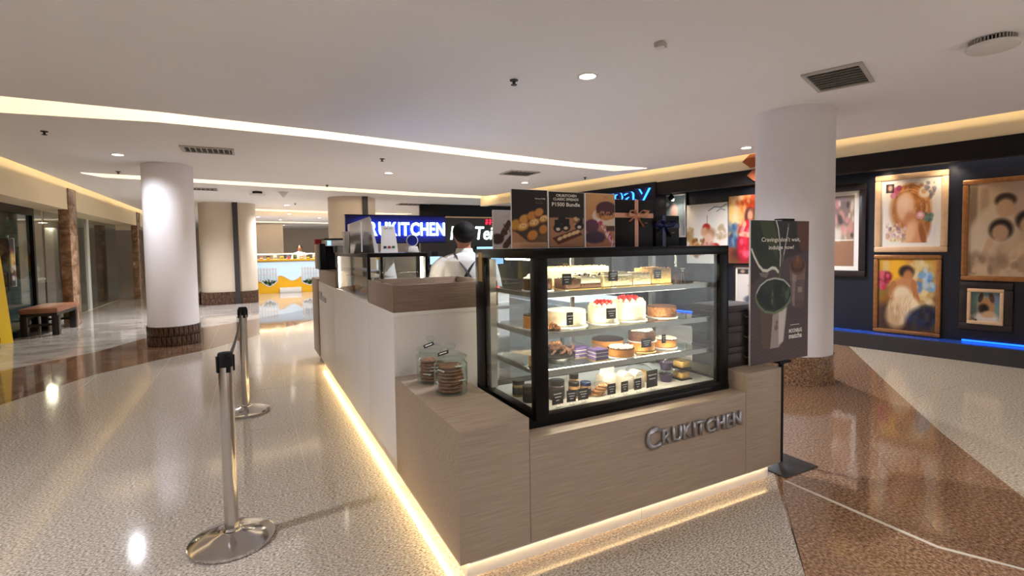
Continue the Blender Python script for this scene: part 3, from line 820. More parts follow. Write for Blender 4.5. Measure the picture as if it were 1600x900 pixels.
# red dress
c = Canvas(80, 120, (120, 60, 40)).mottled(20, 6); c.ell(0.15, 0.15, 0.5, 0.35, (206, 84, 30), 0.5).ell(0.05, 0.3, 0.25, 0.35, (226, 180, 90), 0.5).rect(0.6, 1, 0, 0.5, (66, 90, 44), 0.7, 0.2).dabs(50, 0, 0.6, 0, 0.5, [(220, 110, 40), (236, 190, 110), (170, 40, 24), (226, 214, 190)], 0.03, 0.1, 0.5)
c.dabs(40, 0.65, 1, 0, 0.6, [(70, 106, 50), (196, 176, 60), (40, 60, 40), (190, 60, 60)], 0.02, 0.07, 0.7).rect(0, 1, 0.72, 1, (52, 28, 36), 0.85, 0.15).dabs(20, 0, 0.25, 0.45, 0.75, [(60, 90, 130), (120, 140, 150), (40, 60, 90)], 0.03, 0.08, 0.7)
c.ell(0.52, 0.3, 0.11, 0.11, (40, 24, 22), 0.3).ell(0.53, 0.3, 0.07, 0.085, (196, 140, 110), 0.35).ell(0.5, 0.48, 0.17, 0.12, (190, 36, 40), 0.2).ell(0.42, 0.72, 0.2, 0.26, (176, 24, 44), 0.2, 12).stroke([(0.4, 0.42), (0.3, 0.56), (0.5, 0.58)], 0.04, (206, 156, 124)).dabs(18, 0.28, 0.6, 0.5, 0.9, [(214, 70, 90), (130, 14, 30), (226, 120, 140)], 0.02, 0.06, 0.5)
picture(1.88, 1.17, 1.133, 2.272, 'frame_dark', 0.0, c, 'unframed painting of a woman in a red dress', depth=0.05)
# white winter painting
c = Canvas(80, 100, (222, 218, 208)).mottled(6, 6); c.ell(0.5, 0.4, 0.1, 0.07, (170, 40, 34), 0.2).stroke([(0.52, 0.2), (0.52, 0.36)], 0.008, (120, 40, 30)).ell(0.45, 0.47, 0.09, 0.08, (206, 160, 130), 0.3).ell(0.6, 0.5, 0.12, 0.09, (170, 130, 96), 0.4).ell(0.55, 0.62, 0.12, 0.13, (214, 176, 156), 0.3)
c.dabs(40, 0.05, 0.45, 0.6, 0.85, [(160, 100, 46), (196, 140, 70), (120, 72, 34)], 0.02, 0.06).dabs(14, 0.0, 0.15, 0.4, 0.6, [(170, 140, 96), (196, 176, 140)], 0.02, 0.06).ell(0.72, 0.72, 0.1, 0.06, (160, 24, 24), 0.2).dabs(14, 0.4, 0.7, 0.66, 0.82, [(206, 150, 130), (190, 120, 110)], 0.03, 0.06).dabs(12, 0.75, 1, 0.4, 0.6, [(170, 146, 110)], 0.02, 0.05, 0.6).stroke([(0.55, 0.12), (0.7, 0.06), (0.85, 0.08), (0.98, 0.03)], 0.01, (120, 126, 136)).stroke([(0.75, 0.14), (0.85, 0.1), (0.95, 0.13)], 0.008, (120, 126, 136))
picture(2.70, 1.905, 1.12, 2.185, 'canvas_edge', 0.0, c, 'pale canvas with red-hatted figure behind the blue ribbon box', depth=0.05)
# silver framed photo
c = Canvas(60, 60, (110, 130, 140)).vgrad((96, 120, 134), (150, 160, 166)); c.ell(0.5, 0.42, 0.17, 0.24, (190, 160, 156), 0.3).ell(0.5, 0.9, 0.34, 0.3, (206, 190, 190), 0.25).ell(0.16, 0.2, 0.1, 0.05, (236, 244, 250), 0.4)
picture(3.244, 2.723, 1.60, 2.412, 'frame_silver', 0.03, c, 'silver framed photo behind the gift boxes', off=0.02)
# lower caricature frame
c = Canvas(50, 80, (214, 206, 196)); c.rect(0, 0.35, 0, 0.16, (50, 46, 44)).ell(0.17, 0.08, 0.07, 0.05, (180, 140, 116), 0.3).ell(0.62, 0.62, 0.26, 0.17, (206, 150, 110), 0.15).ell(0.62, 0.5, 0.26, 0.07, (70, 60, 56), 0.2).stroke([(0.45, 0.6), (0.8, 0.58)], 0.012, (60, 50, 50)).ell(0.62, 0.92, 0.4, 0.16, (90, 92, 104), 0.15)
picture(1.80, 1.12, 0.42, 1.10, 'frame_dark', 0.03, c, 'caricature sketch frame behind the matcha poster edge', mat_w=0.03)
# picture lamps
for k, (t_, z_) in enumerate(((-0.195, 2.5), (1.61, 2.52), (3.02, 2.36), (-0.9, 2.5))):
    tg = thing('picture_lamp', ['black spotlight above the flower portrait', 'black spotlight above the red dress painting', 'black spotlight beside the blue letter sign', 'black clamp lamp right of the flower portrait'][k], 'spotlight', wp(t_, z_, 0.05, WF + NN * 0.3), TH)
    MB().cyl(0, 0, 0.0, 0.06, 0.02, 10).build('bracket', 'black_matte', tg)
    MB().lathe([(0.03, -0.05), (0.045, -0.03), (0.05, 0.03), (0.03, 0.05)], 14).build('head', 'black_matte', tg, (0, 0, -0.03), (math.radians(-55), 0, 0))
    MB().lathe([(0.036, 0.0), (0.036, 0.006)], 14).build('lens', 'led_white' if k == 2 else 'steel', tg, (0, 0.033, -0.056), (math.radians(-55), 0, 0))
    lamp('SPOT', (0, 0.04, -0.06), 11, (255, 236, 208), tg, 0.03, rot=(math.radians(28), 0, 0), spot=110)
# wooden arrow boards on top of the beam
t = thing('arrow_sign', 'rust brown arrow shaped boards on the gallery beam', 'sign', wp(1.30, 2.40, 0.02, WF), TH)
for z, p in ((0.24, [(-0.2, 0.1), (-0.08, 0.2), (0.35, 0.2), (0.35, 0.02), (-0.08, 0.0)]), (0.02, [(-0.12, 0.1), (-0.02, 0.19), (0.35, 0.19), (0.35, 0.0), (-0.02, 0.01)])):
    MB().prism_y([(x, q + z) for x, q in p], -0.03, 0.0).build('board', 'rust', t)
MB().box(0.1, 0.15, 0.0, 0.03, 0.0, 0.46).build('post', 'bench_wood', t)

# sign "may" on the neighbouring shop
t = thing('shop_sign', 'black fascia panel with blue lit letters above the gift boxes', 'sign', wp(3.15, 2.22, 0.02, WF), TH)
MB().box(-3.6, 0.0, -0.02, 0.05, -0.3, 0.40).build('panel', 'black_matte', t)
MB().box(-3.6, 0.0, 0.05, 0.3, -2.2, 0.40).build('return', 'black_matte', t)
for ch, x, w, h, dz in (('m', -1.18, 0.42, 0.2, 0.06), ('a', -0.72, 0.28, 0.2, 0.06), ('y', -0.42, 0.32, 0.34, -0.06)):
    place('letter', text_mesh(ch, w, h, 0.03), 'channel_blue', t, (x, -0.02, dz + 0.02))
    place('letter_back', text_mesh(ch, w * 1.04, h * 1.06, 0.012), 'sign_board', t, (x - 0.03, -0.051, dz + 0.015))

# shop with script sign at the far right
t = struct(MB().box(4.6, 9.5, 15.0, 15.1, 0, CE).build('wall_far_shop', 'shop_dark'))
MB().box(4.6, 9.5, 14.96, 15.0, 2.42, 2.46).build('lit_edge', 'frame_pale', t)
MB().box(4.6, 9.5, 14.99, 15.0, 2.46, CE).build('mirror_band', 'black_frame', t)
t = thing('script_sign', 'white glowing script letters on the dark shop wall beside the man', 'sign', (5.72, 14.998, 1.60))
place('lettering', text_mesh('Fuji Tei', 1.42, 0.55, 0.03, italic=0.15, bold=0.01), 'neon_white', t, (-0.18, 0, 0))
t = thing('red_sign', 'small red glowing characters above the white script sign', 'sign', (6.78, 14.998, 2.22))
for k in range(4):
    x = k * 0.125
    MB().box(x, x + 0.09, -0.02, 0, 0.13, 0.15).box(x, x + 0.09, -0.02, 0, 0.06, 0.08).box(x + 0.035, x + 0.055, -0.02, 0, 0, 0.17).box(x, x + 0.018, -0.02, 0, 0.0, 0.07 + 0.02 * (k % 2)).build('character', 'neon_red', t, smooth=0)
t = thing('glowing_poster', 'pale blue poster with added glow under the white script sign', 'screen', (6.9, 14.965, 0.9))
MB().box(-0.5, 0.5, -0.03, 0.03, 0, 0.62).build('case', 'black_frame', t); MB().box(-0.47, 0.47, -0.035, -0.03, 0.03, 0.6).build('screen', 'screen_blue', t)  # poster face given a glow of its own

# ------------------------------------------------------------------ kiosk counters
X0, X1, X2, X3 = 0.746, 1.09, 2.543, 2.862
YF, YW = 1.969, 3.02
ZB, ZT, ZL, ZE, ZW, ZC = 0.10, 0.682, 0.584, 0.693, 1.069, 1.234
KB = 0.05
def kick(parent, x0, x1, y0, y1):
    return MB().box(x0, x1, y0, y1, 0, ZB).build('kick_plate', 'kick_stone', parent)
low = thing('side_counter', 'low wood laminate counter block carrying the two cookie jars', 'counter', (X0, YF, 0))
MB().box(0, X1 - X0 - 0.001, 0, YW - YF, ZB, ZT).build('body', 'laminate_wood', low, bevel=0.0015)
kick(low, KB, X1 - X0, KB, YW - YF)
MB().box(0.030, 0.048, 0.03, YW - YF, ZB - 0.008, ZB - 0.001).build('led_strip', 'led_aisle', low)
MB().box(0.05, X1 - X0, 0.0305, 0.036, ZB - 0.010, ZB - 0.001).build('led_strip', 'led_front', low)
MB().box(0.05, X1 - X0, 0.020, 0.030, ZB - 0.018, ZB - 0.0005).box(0.05, X1 - X0, 0.0302, 0.036, ZB - 0.018, ZB - 0.0105).build('led_shield', 'white_trim', low)  # unseen shield added to keep the strip's mirror line off the floor
front = thing('front_counter', 'wood laminate front counter with raised metal shop name', 'counter', (X1, YF, 0))
MB().box(0.001, X2 - X1 - 0.0015, 0, 0.9, ZB, ZL).build('body', 'laminate_wood', front, bevel=0.0015)
kick(front, 0, 0.7, KB, 0.9); kick(front, 0.702, X2 - X1, KB, 0.9)
MB().box(0.0, X2 - X1, 0.0305, 0.036, ZB - 0.010, ZB - 0.001).build('led_strip', 'led_front', front)
MB().box(0.0, X2 - X1, 0.020, 0.030, ZB - 0.018, ZB - 0.0005).box(0.0, X2 - X1, 0.0302, 0.036, ZB - 0.018, ZB - 0.0105).build('led_shield', 'white_trim', front)  # same added shield, shaping the strip's light towards the kick plate
# raised shop name, first letter larger
letters('CRUKITCHEN', 1.768 - X1, -0.004, 0.408, 0.716, 0.082, 0.018, 'brushed_letters', front, gap=0.10, big_first=1.4, drop=0.012, bold=0.02)
end = thing('end_counter', 'taller narrow wood counter block beside the matcha poster', 'counter', (X2, YF, 0))
MB().box(0.0015, X3 - X2, 0, 0.9, ZB, ZE).build('body', 'laminate_wood', end, bevel=0.0015)
kick(end, 0, X3 - X2 - KB, KB, 0.86)
MB().box(0, X3 - X2 - 0.06, 0.0305, 0.036, ZB - 0.010, ZB - 0.001).build('led_strip', 'led_front', end)
MB().box(0, X3 - X2 - 0.06, 0.020, 0.030, ZB - 0.018, ZB - 0.0005).box(0, X3 - X2 - 0.06, 0.0302, 0.036, ZB - 0.018, ZB - 0.0105).build('led_shield', 'white_trim', end)  # added shield again, hiding this strip from the glossy floor
# long white side: corner unit under the tray, then the aisle run
co = thing('corner_counter', 'white corner counter under the open wooden tray', 'counter', (X0, YW, 0))
YI = 3.785 - YW
MB().box(0.012, 0.70, 0.012, YI - 0.002, ZB, ZW - 0.03).build('body', 'white_laminate', co)
MB().box(0.0, 0.0115, 0.002, YI - 0.002, ZB, ZW - 0.03).build('side_panel', 'white_laminate', co, bevel=0.001)
MB().box(0.0115, 0.70, 0.0, 0.0115, ZT - 0.1, ZW - 0.03).build('front_panel', 'white_laminate', co)
MB().box(0.0, 0.70, 0.0, YI - 0.001, ZW - 0.03, ZW).build('worktop', 'white_trim', co, bevel=0.002)
kick(co, KB, 0.68, 0.0, YI - 0.002)
MB().box(0.030, 0.048, 0.0, YI - 0.002, ZB - 0.008, ZB - 0.001).build('led_strip', 'led_aisle', co)
wh = thing('white_counter', 'long white panelled counter running along the aisle', 'counter', (X0, 3.785, 0))
MB().box(0.012, 0.49, 0.0, 3.015, ZB, ZW - 0.03).build('body', 'white_laminate', wh)
ys = [0.0, 5.49 - 3.785, 3.015]
for a, b in zip(ys[:-1], ys[1:]):
    MB().box(0.0, 0.0115, a + 0.002, b - 0.002, ZB, ZW - 0.03).build('side_panel', 'white_laminate', wh, bevel=0.001)
MB().box(0.0, 0.49, 0.0, 3.015, ZW - 0.03, ZW).build('worktop', 'white_trim', wh, bevel=0.002)
kick(wh, KB, 0.47, 0.0, 3.015)
MB().box(0.030, 0.048, 0.0, 3.015, ZB - 0.008, ZB - 0.001).build('led_strip', 'led_aisle', wh)
MB().box(-0.008, -0.001, 2.32, 2.94, 0.85, 0.905).build('name_plate', 'brushed_letters', wh)
MB().box(-0.008, -0.001, 2.69, 2.94, 0.905, 0.945).build('name_plate', 'brushed_letters', wh)
we = thing('aisle_end_counter', 'wood laminate block closing the far end of the white counter', 'counter', (X0, 6.81, 0))
MB().box(-0.012, 0.7, 0, 0.62, ZB, ZW + 0.02).build('body', 'laminate_wood', we, bevel=0.002); kick(we, KB, 0.66, 0.0, 0.56)
# open wooden tray on the counter corner
tr = thing('counter_tray', 'open wood laminate box rim on the white counter corner', 'tray', (X0, YW, ZW))
w, dp, h = 0.70, 0.72, ZC - ZW
MB().box(0, w, 0, 0.02, 0, h).build('rim_side', 'laminate_dark', tr, bevel=0.001)
MB().box(0, 0.02, 0.021, dp, 0, h).build('rim_side', 'laminate_dark', tr, bevel=0.001)
MB().box(0.021, w, dp - 0.02, dp, 0, h).build('rim_side', 'laminate_dark', tr, bevel=0.001)
MB().box(w - 0.02, w, 0.021, dp - 0.021, 0, h).build('rim_side', 'laminate_dark', tr, bevel=0.001)
MB().box(0.0005, 0.0195, 0.0005, dp, h, h + 0.003).build('metal_edge', 'steel', tr)
t = thing('glass_guard', 'small clear glass guard standing in the wooden tray', 'glass panel', (1.07, 3.62, ZW + 0.001))
MB().box(-0.14, 0.14, -0.004, 0.004, 0, 0.19).build('pane', 'pane_clear', t); MB().box(-0.14, 0.14, -0.012, 0.012, 0, 0.012).build('foot', 'steel', t)
# inside of the stall
ins = thing('back_counter', 'white back counter inside the stall behind the man', 'counter', (2.05, 4.6, 0))
MB().box(0, 0.8, 0, 2.6, 0.1, 0.86).build('body', 'white_laminate', ins); MB().box(-0.02, 0.81, -0.02, 2.62, 0.86, 0.9).build('worktop', 'white_trim', ins, bevel=0.003); MB().box(0.05, 0.8, 0.04, 2.56, 0, 0.1).build('kick_plate', 'kick_stone', ins)
for k in range(3): MB().box(-0.012, 0, 0.03 + k * 0.86, 0.85 + k * 0.86, 0.13, 0.84).build('door', 'white_laminate', ins, bevel=0.002)
fr = thing('under_counter_fridge', 'pale blue grey fridge seen through the cake display glass', 'fridge', (2.2, 3.25, 0))
MB().box(0, 0.6, 0, 1.1, 0.06, 1.02).build('body', 'fridge', fr, bevel=0.01); MB().box(-0.015, 0, 0.03, 1.07, 0.1, 0.98).build('door', 'fridge', fr, bevel=0.006); MB().box(-0.04, -0.015, 0.1, 0.13, 0.4, 0.8).build('handle', 'steel', fr)
for k in range(4): MB().box(0.03 + (k % 2) * 0.5, 0.07 + (k % 2) * 0.5, 0.05 + (k // 2) * 0.95, 0.1 + (k // 2) * 0.95, 0, 0.06).build('foot', 'black_matte', fr)

# ------------------------------------------------------------------ cake display cabinet
CX0, CX1, CY0, CY1, CZ0, CZ1 = 1.185, 2.515, 2.071, 2.78, ZL + 0.001, 1.446
cab = thing('cake_display', 'black framed glass cake display cabinet on the wood counter', 'display cabinet', (CX0, CY0, CZ0))
W = CX1 - CX0; Dp = CY1 - CY0; Hh = CZ1 - CZ0
MB().box(-0.05 + 0.001, W + 0.008, 0.0, Dp, 0, 0.032).build('plinth', 'black_frame', cab, bevel=0.003)
MB().box(0, W, 0.0, Dp, 0.0325, 0.055).build('base_frame', 'black_frame', cab)
MB().box(0, W, 0, Dp, Hh - 0.05, Hh).build('top_frame', 'black_frame', cab, bevel=0.003)
for (a, b, c_, d) in ((0, 0.072, 0, 0.045), (W - 0.075, W, 0, 0.045), (0, 0.05, Dp - 0.12, Dp), (W - 0.05, W, Dp - 0.06, Dp)):
    MB().box(a, b, c_, d, 0.055, Hh - 0.05).build('post', 'black_frame', cab, bevel=0.002)
MB().box(0.072, W - 0.075, 0.012, 0.020, 0.055, Hh - 0.05).build('front_pane', 'pane_clear', cab)
MB().box(0.006, 0.014, 0.045, Dp - 0.12, 0.055, Hh - 0.05).build('side_pane', 'pane_clear', cab)
MB().box(W - 0.014, W - 0.006, 0.045, Dp - 0.06, 0.055, Hh - 0.05).build('side_pane', 'pane_clear', cab)
for k in range(2):
    d = MB().box(0.05 + k * 0.62, 0.05 + k * 0.62 + 0.61, Dp - 0.03 + 0.012 * k, Dp - 0.022 + 0.012 * k, 0.055, Hh - 0.05).build('sliding_door', 'pane_clear', cab)
    MB().box(0.05 + k * 0.62, 0.075 + k * 0.62, Dp - 0.033 + 0.012 * k, Dp - 0.019 + 0.012 * k, 0.055, Hh - 0.05).build('door_stile', 'steel', d)
SH = [1.228, 1.024, 0.838]; DECK = 0.640
for z in SH:
    zz = z - CZ0
    sh = MB().box(0.055, W - 0.10, 0.055, Dp - 0.13, zz - 0.008, zz - 0.0005).build('shelf', 'pane_clear', cab)
    MB().box(0.055, W - 0.10, 0.05, 0.062, zz - 0.028, zz).build('shelf_lip', 'steel_shelf', sh)
    for x in (0.06, W - 0.125): MB().box(x, x + 0.02, 0.06, Dp - 0.12, zz - 0.03, zz - 0.008).build('shelf_bracket', 'steel_shelf', sh)
MB().box(0.05, W - 0.05, 0.05, Dp - 0.12, 0.0555, DECK - CZ0 - 0.0005).build('deck', 'deck_white', cab)
MB().box(0.02, 0.06, Dp - 0.16, Dp - 0.121, 0.06, Hh - 0.06).build('shelf_rail', 'steel_shelf', cab)
MB().box(W - 0.09, W - 0.06, Dp - 0.16, Dp - 0.121, 0.06, Hh - 0.06).build('shelf_rail', 'steel_shelf', cab)
def tube_light(x0, x1, y, z, mat='led_white'):
    o = MB().box(x0, x1, y, y + 0.018, z, z + 0.010).build('light_tube', mat, cab)
MB().box(0.055, 0.075, 0.12, 0.42, Hh - 0.06, Hh - 0.0502).build('light_tube', 'led_white', cab)
lamp('AREA', (W / 2, 0.3, Hh - 0.055), 3.0, (255, 238, 212), cab, 1.0, sy=0.12)  # unseen area lamp added to light the top shelf
tube_light(0.06, W - 0.28, 0.065, SH[0] - CZ0 - 0.03)
tube_light(0.10, W - 0.28, 0.10, SH[1] - CZ0 - 0.022)
tube_light(0.10, W - 0.28, 0.10, SH[2] - CZ0 - 0.022)
place('sticker', MB().box(-0.0012, -0.0002, Dp - 0.10, Dp - 0.05, Hh - 0.19, Hh - 0.02).mesh('sticker'), 'board_gold', cab)

# ---- things inside
def cyl_cake(name, lab, x, y, z, r, h, side, top=None, board='board_white', parts=None, group=None):
    t = thing(name, lab, 'cake', (x, y, z + 0.0005), random.uniform(0, 6), group)
    MB().cyl(0, 0, 0, 0.005, r * 1.1, 28).build('cake_board', board, t)
    b = MB().lathe([(r * 0.98, 0.0055), (r, 0.012), (r, h - 0.006), (r * 0.97, h)], 36).build('body', side, t, smooth=50)
    if top: MB().lathe([(r * 0.99, h + 0.0002), (r * 0.97, h + 0.005), (r * 0.9, h + 0.007)], 32).build('topping', top, t)
    if parts: parts(t, r, h)
    return t
def swirls(mat, n, rr, s):
    def f(t, r, h):
        for k in range(n):
            a = 2 * math.pi * k / n
            MB().lathe([(s, 0), (s * 1.05, s * 0.4), (s * 0.7, s * 0.9), (s * 0.2, s * 1.5)], 10, r * rr * math.cos(a), r * rr * math.sin(a), h + 0.0005).build('cream_swirl', mat, t)
    return f
def berries(t, r, h):
    swirls('whipped', 14, 0.78, 0.013)(t, r, h)
    for k in range(14):
        a = 2.4 * k; q = r * 0.085 * math.sqrt(k) * 1.9
        MB().lathe([(0.004, 0), (0.014, 0.006), (0.013, 0.014), (0.003, 0.026)], 10, q * math.cos(a), q * math.sin(a), h + 0.008).build('strawberry', 'strawberry', t)
def shards(mat, n, s):
    def f(t, r, h):
        rr = random.Random(3); m = MB()
        for k in range(n):
            a = rr.uniform(0, 6.28); q = r * 0.85 * math.sqrt(rr.random()); b = rr.uniform(0, 3.14)
            x, y = q * math.cos(a), q * math.sin(a); dx, dy = s * math.cos(b), s * math.sin(b)
            m.add([(x - dx, y - dy, h + 0.006), (x + dx, y + dy, h + 0.006), (x + dx * 0.5, y + dy * 0.5, h + 0.006 + s * rr.uniform(0.6, 1.4)), (x - dx * 0.6, y - dy * 0.6, h + 0.006 + s)], [(0, 1, 2, 3)])
            m.add([(x - dy, y + dx, h + 0.006), (x + dy, y - dx, h + 0.006), (x, y, h + 0.006 + s)], [(0, 1, 2)])
        m.build('topping_shards', mat, t, smooth=0)
    return f
def drizzle(mat, n):
    def f(t, r, h):
        for k in range(n):
            y = -r * 0.85 + 1.7 * r * k / (n - 1); x = math.sqrt(max(0.0, (r * 0.95) ** 2 - y * y))
            pts = [(-x + 2 * x * q / 8, y + 0.012 * math.sin(q * 2.3 + k), h + 0.008) for q in range(9)]
            MB().tube(pts, 0.0045, 6).build('drizzle', mat, t)
    return f
# top shelf
z = SH[0]
cyl_cake('round_cake', 'brown crumb cake with piped cream at the left of the top shelf', 1.305, 2.25, z, 0.075, 0.062, 'choc_cake', 'cream', parts=lambda t, r, h: (swirls('whipped', 7, 0.6, 0.016)(t, r, h), swirls('caramel', 4, 0.25, 0.012)(t, r, h)))
def slab(name, lab, x, y, z, w, d, h, layers, group=None, rz=0.0, board=True, extra=None):
    t = thing(name, lab, 'cake', (x, y, z + 0.0005), rz, group)
    if board: MB().box(-w / 2 - 0.004, w / 2 + 0.004, -d / 2 - 0.004, d / 2 + 0.004, 0, 0.003).build('cake_board', 'board_gold', t)
    a = 0.0032
    for fr_, mt in layers:
        MB().box(-w / 2, w / 2, -d / 2, d / 2, a, a + h * fr_).build('layer', mt, t, bevel=0.002); a += h * fr_ + 0.0001
    if extra: extra(t, w, d, a)
    return t
def crumbs(mat, n, s):
    def f(t, w, d, a):
        rr = random.Random(n); m = MB()
        for k in range(n): m.ell(rr.uniform(-w / 2.1, w / 2.1), rr.uniform(-d / 2.1, d / 2.1), a + s * 0.3, s * rr.uniform(0.6, 1.2), s * rr.uniform(0.6, 1.2), s * 0.7, 6, 4)
        m.build('crumble', mat, t)
    return f
slab('cake_slab', 'dark brown slab cake behind the first top shelf card', 1.475, 2.23, z, 0.09, 0.12, 0.052, [(1, 'choc_cake')], extra=crumbs('choc_dark', 30, 0.006))
slab('cake_slab', 'brown and white layered slab topped with cream and chocolate', 1.585, 2.24, z, 0.125, 0.14, 0.06, [(0.45, 'choc_cake'), (0.55, 'cream')], extra=lambda t, w, d, a: (crumbs('whipped', 24, 0.012)(t, w, d, a), crumbs('choc_dark', 10, 0.008)(t, w, d, a + 0.008)))
slab('cake_slab', 'cream crumble slab under the second top shelf card', 1.76, 2.24, z, 0.19, 0.16, 0.072, [(0.8, 'crumb'), (0.2, 'cream')], extra=crumbs('crumb', 90, 0.007))
slab('cake_slab', 'pale crumble slab in the middle of the top shelf right half', 1.93, 2.24, z, 0.13, 0.15, 0.064, [(1, 'crumb')], extra=crumbs('crumb', 60, 0.007))
slab('cake_slab', 'golden yellow sponge slab right on the top shelf', 2.075, 2.24, z, 0.145, 0.15, 0.088, [(1, 'sponge')], extra=crumbs('sponge', 50, 0.007))
slab('cake_slab', 'long cream crumble loaf at the back of the top shelf', 1.70, 2.50, z, 0.42, 0.13, 0.10, [(0.75, 'crumb'), (0.25, 'cream')], extra=crumbs('crumb', 120, 0.008))
t = thing('cake_box', 'black open box at the right end of the top shelf', 'box', (2.265, 2.24, z + 0.0005))
MB().box(-0.075, 0.075, -0.06, 0.06, 0, 0.004).box(-0.075, 0.075, -0.06, -0.056, 0.004, 0.055).box(-0.075, 0.075, 0.056, 0.06, 0.004, 0.055).box(-0.075, -0.071, -0.056, 0.056, 0.004, 0.055).box(0.071, 0.075, -0.056, 0.056, 0.004, 0.055).build('tray', 'choc_dark', t)
MB().box(-0.068, 0.068, -0.053, 0.053, 0.004, 0.045).build('brownie', 'choc_dark', t, bevel=0.005)
# second shelf
z = SH[1]
cyl_cake('round_cake', 'orange cheesecake with dark crumb top at the left of the second shelf', 1.315, 2.30, z, 0.062, 0.07, 'caramel', 'choc_dark')
t = thing('nut_cluster', 'small heap of glazed nuts beside the plain white cake', 'dessert', (1.36, 2.19, z + 0.0005))
m = MB(); rr = random.Random(8)
for k in range(46):
    a = rr.uniform(0, 6.28); q = 0.035 * math.sqrt(rr.random()); hz = 0.008 + 0.042 * (1 - q / 0.035) * rr.random()
    m.ell(q * math.cos(a), q * math.sin(a), hz, 0.009, 0.007, 0.008, 7, 5)
m.build('nuts', 'nuts', t); MB().cyl(0, 0, 0, 0.003, 0.04, 18).build('paper_cup', 'choc_dark', t)
cyl_cake('round_cake', 'plain smooth white round cake on the second shelf', 1.51, 2.30, z, 0.108, 0.082, 'cream', 'whipped')
cyl_cake('round_cake', 'white cake with strawberries left, shorter of the two', 1.735, 2.27, z, 0.083, 0.095, 'cream', parts=berries)
cyl_cake('round_cake', 'tall white cake with strawberries, larger of the two', 1.935, 2.29, z, 0.10, 0.108, 'cream', parts=berries)
cyl_cake('round_cake', 'chocolate cake coated in chopped nuts at the right of the second shelf', 2.175, 2.27, z, 0.085, 0.062, 'nuts', 'choc_cake')
t = thing('cake_dome', 'smoky clear plastic cake cover behind the plain white cake', 'cover', (1.52, 2.55, z + 0.0005))
MB().cyl(0, 0, 0, 0.006, 0.10, 24).build('tray', 'lid_black', t); MB().lathe([(0.095, 0.0065), (0.09, 0.07), (0.07, 0.085), (0.0, 0.09)], 24).build('dome', 'clear_plastic', t)
# third shelf
z = SH[2]
t = slab('cake_slice', 'pale sponge slice in a clear tray at the left of the third shelf', 1.275, 2.22, z, 0.05, 0.075, 0.06, [(0.9, 'sponge'), (0.1, 'whipped')])
MB().box(-0.055, 0.055, -0.055, 0.055, 0.0005, 0.002).box(-0.055, 0.055, -0.055, -0.053, 0.002, 0.02).box(-0.055, -0.053, -0.055, 0.055, 0.002, 0.02).box(0.053, 0.055, -0.055, 0.055, 0.002, 0.02).build('tray', 'clear_plastic', t)
t = thing('chocolate_tray', 'dark oval tray heaped with chocolate curls', 'dessert', (1.43, 2.26, z + 0.0005))
MB().lathe([(0.06, 0), (0.085, 0.03), (0.10, 0.034), (0.098, 0.038), (0.08, 0.032)], 28, sy=0.8).build('tray', 'lid_black', t)
m = MB(); rr = random.Random(4)
for k in range(26):
    a = rr.uniform(0, 6.28); q = 0.07 * math.sqrt(rr.random()); x, y = q * math.cos(a), 0.8 * q * math.sin(a); b = rr.uniform(0, 6.28)
    pts = [(x + 0.02 * math.cos(b + s * 0.9), y + 0.02 * math.sin(b + s * 0.9), 0.04 + s * 0.008 + rr.uniform(0, 0.02)) for s in range(5)]
    m.tube(pts, [0.003, 0.008, 0.01, 0.008, 0.003], 6)
m.build('chocolate_curls', 'choc_cake', t)
for k, (x, y, zz) in enumerate(((1.60, 2.32, 0.0), (1.655, 2.21, 0.0))):
    t = slab('cake_slice', ['rear purple layered slice in a clear box on the third shelf', 'front purple layered slice in a clear box on the third shelf'][k], x, y, z + zz, 0.085, 0.08, 0.055, [(0.3, 'ube'), (0.08, 'whipped'), (0.27, 'ube'), (0.08, 'whipped'), (0.27, 'ube')])
    m = MB(); arc = [(-0.048, 0.004)] + [(0.048 * math.cos(q), 0.055 + 0.022 * math.sin(q)) for q in [math.pi - i * math.pi / 8 for i in range(9)]] + [(0.048, 0.004)]
    m.prism_y(arc, -0.046, 0.046).build('clear_box', 'clear_plastic', t)
cyl_cake('round_tart', 'tart with dark chocolate top behind the drizzled tart', 1.87, 2.40, z, 0.095, 0.06, 'caramel', 'choc_dark')
cyl_cake('round_tart', 'white drizzled tart at the front of the third shelf', 1.815, 2.21, z, 0.075, 0.045, 'caramel', 'choc_cake', parts=drizzle('whipped', 7))
cyl_cake('round_tart', 'orange cake carrying a second chocolate-flaked cake', 2.01, 2.26, z, 0.074, 0.05, 'caramel', 'caramel', board='board_gold')
cyl_cake('round_tart', 'chocolate-flaked cake stacked on top of the orange cake', 2.012, 2.262, z + 0.058, 0.078, 0.055, 'choc_cake', 'choc_dark', parts=shards('whipped', 40, 0.012))
cyl_cake('round_tart', 'small tart with white flakes at the right of the third shelf', 2.195, 2.27, z, 0.07, 0.05, 'caramel', 'choc_cake', parts=drizzle('whipped', 8))
t = thing('bread_bag', 'clear bag of tan pastries at the back of the third shelf', 'pastry bag', (1.55, 2.50, z + 0.0005))
MB().ell(0, 0, 0.05, 0.07, 0.05, 0.05, 12, 8).build('bag', 'clear_plastic', t)
for k in range(3): MB().ell(-0.035 + k * 0.035, 0.0, 0.035, 0.022, 0.03, 0.03, 10, 6).build('pastry', 'caramel', t)
